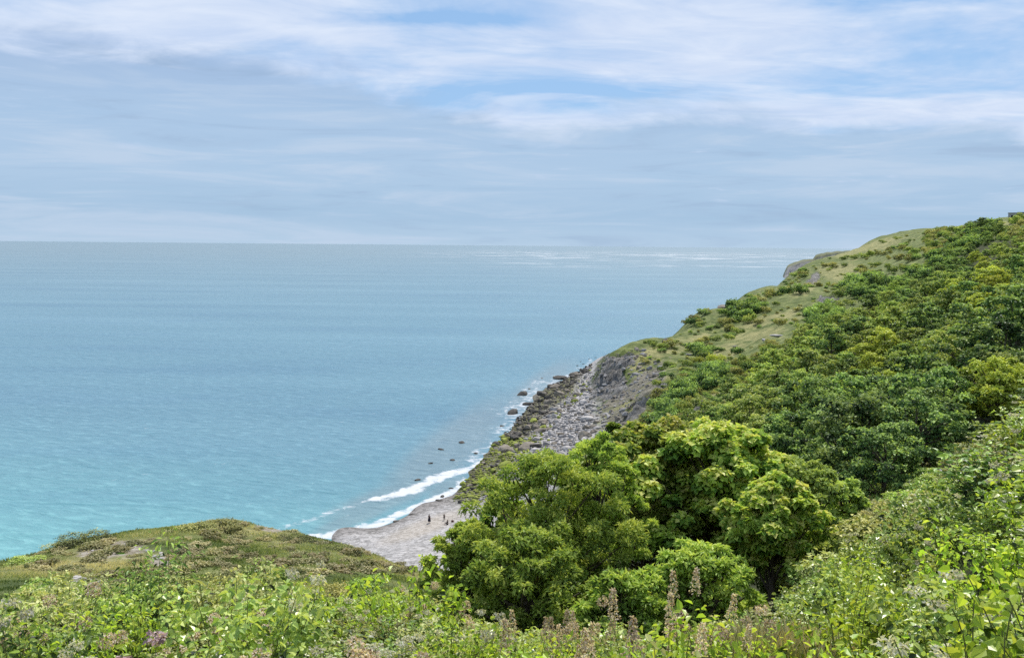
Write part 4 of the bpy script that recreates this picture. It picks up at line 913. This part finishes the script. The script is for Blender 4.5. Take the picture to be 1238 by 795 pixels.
# ------------------------------------------------------------------ labels of the repeats
by = {}
for it in PENDING: by.setdefault(it[1], []).append(it)
for gname, items in by.items():
    looks = {}
    for it in items: looks.setdefault((it[2], it[3]), []).append(it)
    for (look, where), its in looks.items():
        base = look if where is None else look + ' ' + where
        if len(its) == 1: its[0][0]['label'] = 'the only ' + base if len(base.split()) < 15 else base
        elif len(its) <= len(ORD) - 1:
            its.sort(key=lambda it: proj(np.array(it[0].location))[0])
            for j, it in enumerate(its):
                w = ORD[j] if j < len(its) - 1 or len(its) < 3 else 'rightmost'
                if len(its) == 2: w = ('left one', 'right one')[j]
                it[0]['label'] = ' '.join((base + ', ' + w).split()[:16]) if len((base + ' ' + w).split()) <= 16 else look + ', ' + w
        else:
            for it in its: it[0]['label'] = ' '.join(base.split()[:16])
    if len(items) == 1 and 'group' in items[0][0]: del items[0][0]['group']

# ------------------------------------------------------------------ sky and sun
SUN_EL, SUN_AZ = R(56), R(18)
w = bpy.data.worlds.new('World'); scene.world = w; w.use_nodes = True; nt = w.node_tree; nt.nodes.clear(); b = NB(nt)
out = nt.nodes.new('ShaderNodeOutputWorld')
sky = b.n('TexSky', sky_type='NISHITA', sun_disc=False, sun_elevation=SUN_EL, sun_rotation=SUN_AZ, altitude=50, air_density=1., dust_density=.6, ozone_density=1.5)
dirv = b.n('TexCoord').outputs['Generated']; xyz = b.n('SeparateXYZ', {0: dirv}); X, Y, Z = xyz.outputs
azm = b.math('ARCTAN2', X, Y)
el = b.math('ARCSINE', Z)
# clouds lie on a high deck: divide by height to foreshorten them towards the horizon
den = b.math('ADD', b.math('MAXIMUM', Z, 0.), .10)
pv = b.n('CombineXYZ', {0: b.math('DIVIDE', X, den), 1: b.math('DIVIDE', Y, den), 2: 0.}).outputs[0]
wisp = b.noise(b.mapping(pv, (.6, .95, 1), rot=(0, 0, R(-22)), loc=(2.3, .4, 0)), 1.3, 7., .58, .5)
fine_ = b.noise(b.mapping(pv, (1.1, 2.0, 1), rot=(0, 0, R(-25))), 1.6, 7., .6, .8)
big = b.noise(b.mapping(pv, (.35, .8, 1), loc=(7., 1., 0)), 1., 4., .5)
cover = b.ss(b.math('ADD', b.math('MULTIPLY', wisp, .72), b.math('ADD', b.math('MULTIPLY', fine_, .12), b.math('MULTIPLY', big, .3))), .39, .60)
def gauss(a0, e0, sa, se): return b.math('POWER', 2.718, b.math('MULTIPLY', -1., b.math('ADD', b.math('POWER', b.math('DIVIDE', b.math('SUBTRACT', azm, a0), sa), 2.), b.math('POWER', b.math('DIVIDE', b.math('SUBTRACT', el, e0), se), 2.))))
gaps = b.math('ADD', gauss(.03, .158, .2, .018), b.math('ADD', gauss(.46, .252, .16, .012), gauss(-.06, .24, .1, .008)))
cover = b.math('SUBTRACT', cover, b.math('MULTIPLY', gaps, b.ss(wisp, .62, .34, .15, 1.1)), clamp=True)
upper = b.mix(b.ss(fine_, .25, .75), (.57, .69, .91), (.76, .84, .98))
nsky = b.n('MixRGB', {0: 1., 1: sky.outputs[0], 2: (.105, .105, .105)}, blend_type='MULTIPLY').outputs[0]
nsky = b.mix(.6, nsky, b.mix(b.ss(el, .2, .8), (.28, .53, .90), (.16, .30, .62)))
col = b.mix(b.math('MULTIPLY', cover, b.ss(el, .32, .8, .96, .45)), nsky, upper)
# the grey-blue deck: its upper edge varies with azimuth
fc = b.nt.nodes.new('ShaderNodeFloatCurve'); cv = fc.mapping.curves[0]
edge = [(-.8, .2), (-.52, .196), (-.40, .200), (-.28, .196), (-.2, .186), (-.14, .168), (-.05, .142), (.03, .132), (.10, .146), (.2, .152), (.32, .134), (.42, .128), (.5, .128), (.54, .09), (.8, .08)]
pts_ = [((a + .8) / 1.6, e * 4) for a, e in edge]
while len(cv.points) < len(pts_): cv.points.new(.5, .5)
for pt, (x, y) in zip(cv.points, pts_): pt.location = (x, y)
fc.mapping.update(); b.set(fc.inputs['Value'], b.math('DIVIDE', b.math('ADD', azm, .8), 1.6, clamp=True))
ed = b.math('MULTIPLY', fc.outputs[0], .25)
vs = b.n('CombineXYZ', {0: b.math('MULTIPLY', azm, 9.), 1: b.math('MULTIPLY', el, 26.), 2: 3.}).outputs[0]
en = b.noise(vs, 1., 6., .6, .4)
gap = b.math('SUBTRACT', b.math('ADD', ed, b.math('MULTIPLY', b.math('SUBTRACT', en, .5), .085)), el)
deck = b.ss(gap, -.012, .022)
vs2 = b.n('CombineXYZ', {0: b.math('MULTIPLY', azm, 4.), 1: b.math('MULTIPLY', el, 38.), 2: 0.}).outputs[0]
st = b.noise(vs2, 1., 6., .6, .6)
dcol = b.ramp(b.math('MULTIPLY', el, 4.), [(0., (.46, .615, .78)), (.12, (.38, .55, .74)), (.3, (.42, .585, .78)), (.55, (.40, .565, .78)), (.8, (.345, .49, .73))])
dcol = b.mix(b.math('MULTIPLY', b.ss(st, .47, .66, 0., .7), b.ss(el, .12, .18, 1., .3)), dcol, (.54, .66, .82))
dcol = b.mix(b.ss(st, .47, .3, 0., .55), dcol, (.31, .44, .63))
# small bright breaks in the deck
vs3 = b.n('CombineXYZ', {0: b.math('MULTIPLY', azm, 11.), 1: b.math('MULTIPLY', el, 75.), 2: 8.}).outputs[0]
brk = b.math('MULTIPLY', b.ss(b.noise(vs3, 1., 5., .55, .3), .60, .72), b.math('MULTIPLY', b.ss(el, .03, .07), b.ss(azm, -.3, .25, .35, 1.)))
dcol = b.mix(b.math('MULTIPLY', brk, .8), dcol, (.58, .69, .88))
col = b.mix(b.math('MULTIPLY', deck, .93), col, dcol)
col = b.mix(b.ss(el, -.002, -.02), col, (.2, .3, .36))
bg = b.n('Background', {0: col, 1: 1.0}); nt.links.new(bg.outputs[0], out.inputs[0])
sun = bpy.data.lights.new('sun', 'SUN'); sun.energy = 5.0; sun.angle = R(.55); sun.color = (1., .96, .89)
so_ = bpy.data.objects.new('sun', sun); COL.objects.link(so_)
sv = Vector((math.sin(SUN_AZ) * math.cos(SUN_EL), math.cos(SUN_AZ) * math.cos(SUN_EL), math.sin(SUN_EL)))
so_.rotation_euler = sv.to_track_quat('Z', 'Y').to_euler(); so_.location = (0, 0, 150)

# ------------------------------------------------------------------ render settings
scene.render.engine = 'CYCLES'
cy = scene.cycles; cy.max_bounces = 4; cy.diffuse_bounces = 2; cy.glossy_bounces = 2; cy.transmission_bounces = 3; cy.transparent_max_bounces = 4
cy.use_denoising = False; cy.use_adaptive_sampling = True; cy.adaptive_threshold = .02; cy.caustics_reflective = False; cy.caustics_refractive = False; cy.sample_clamp_indirect = 3; cy.sample_clamp_direct = 6
scene.view_settings.view_transform = 'Standard'; scene.view_settings.look = 'None'; scene.view_settings.exposure = 0
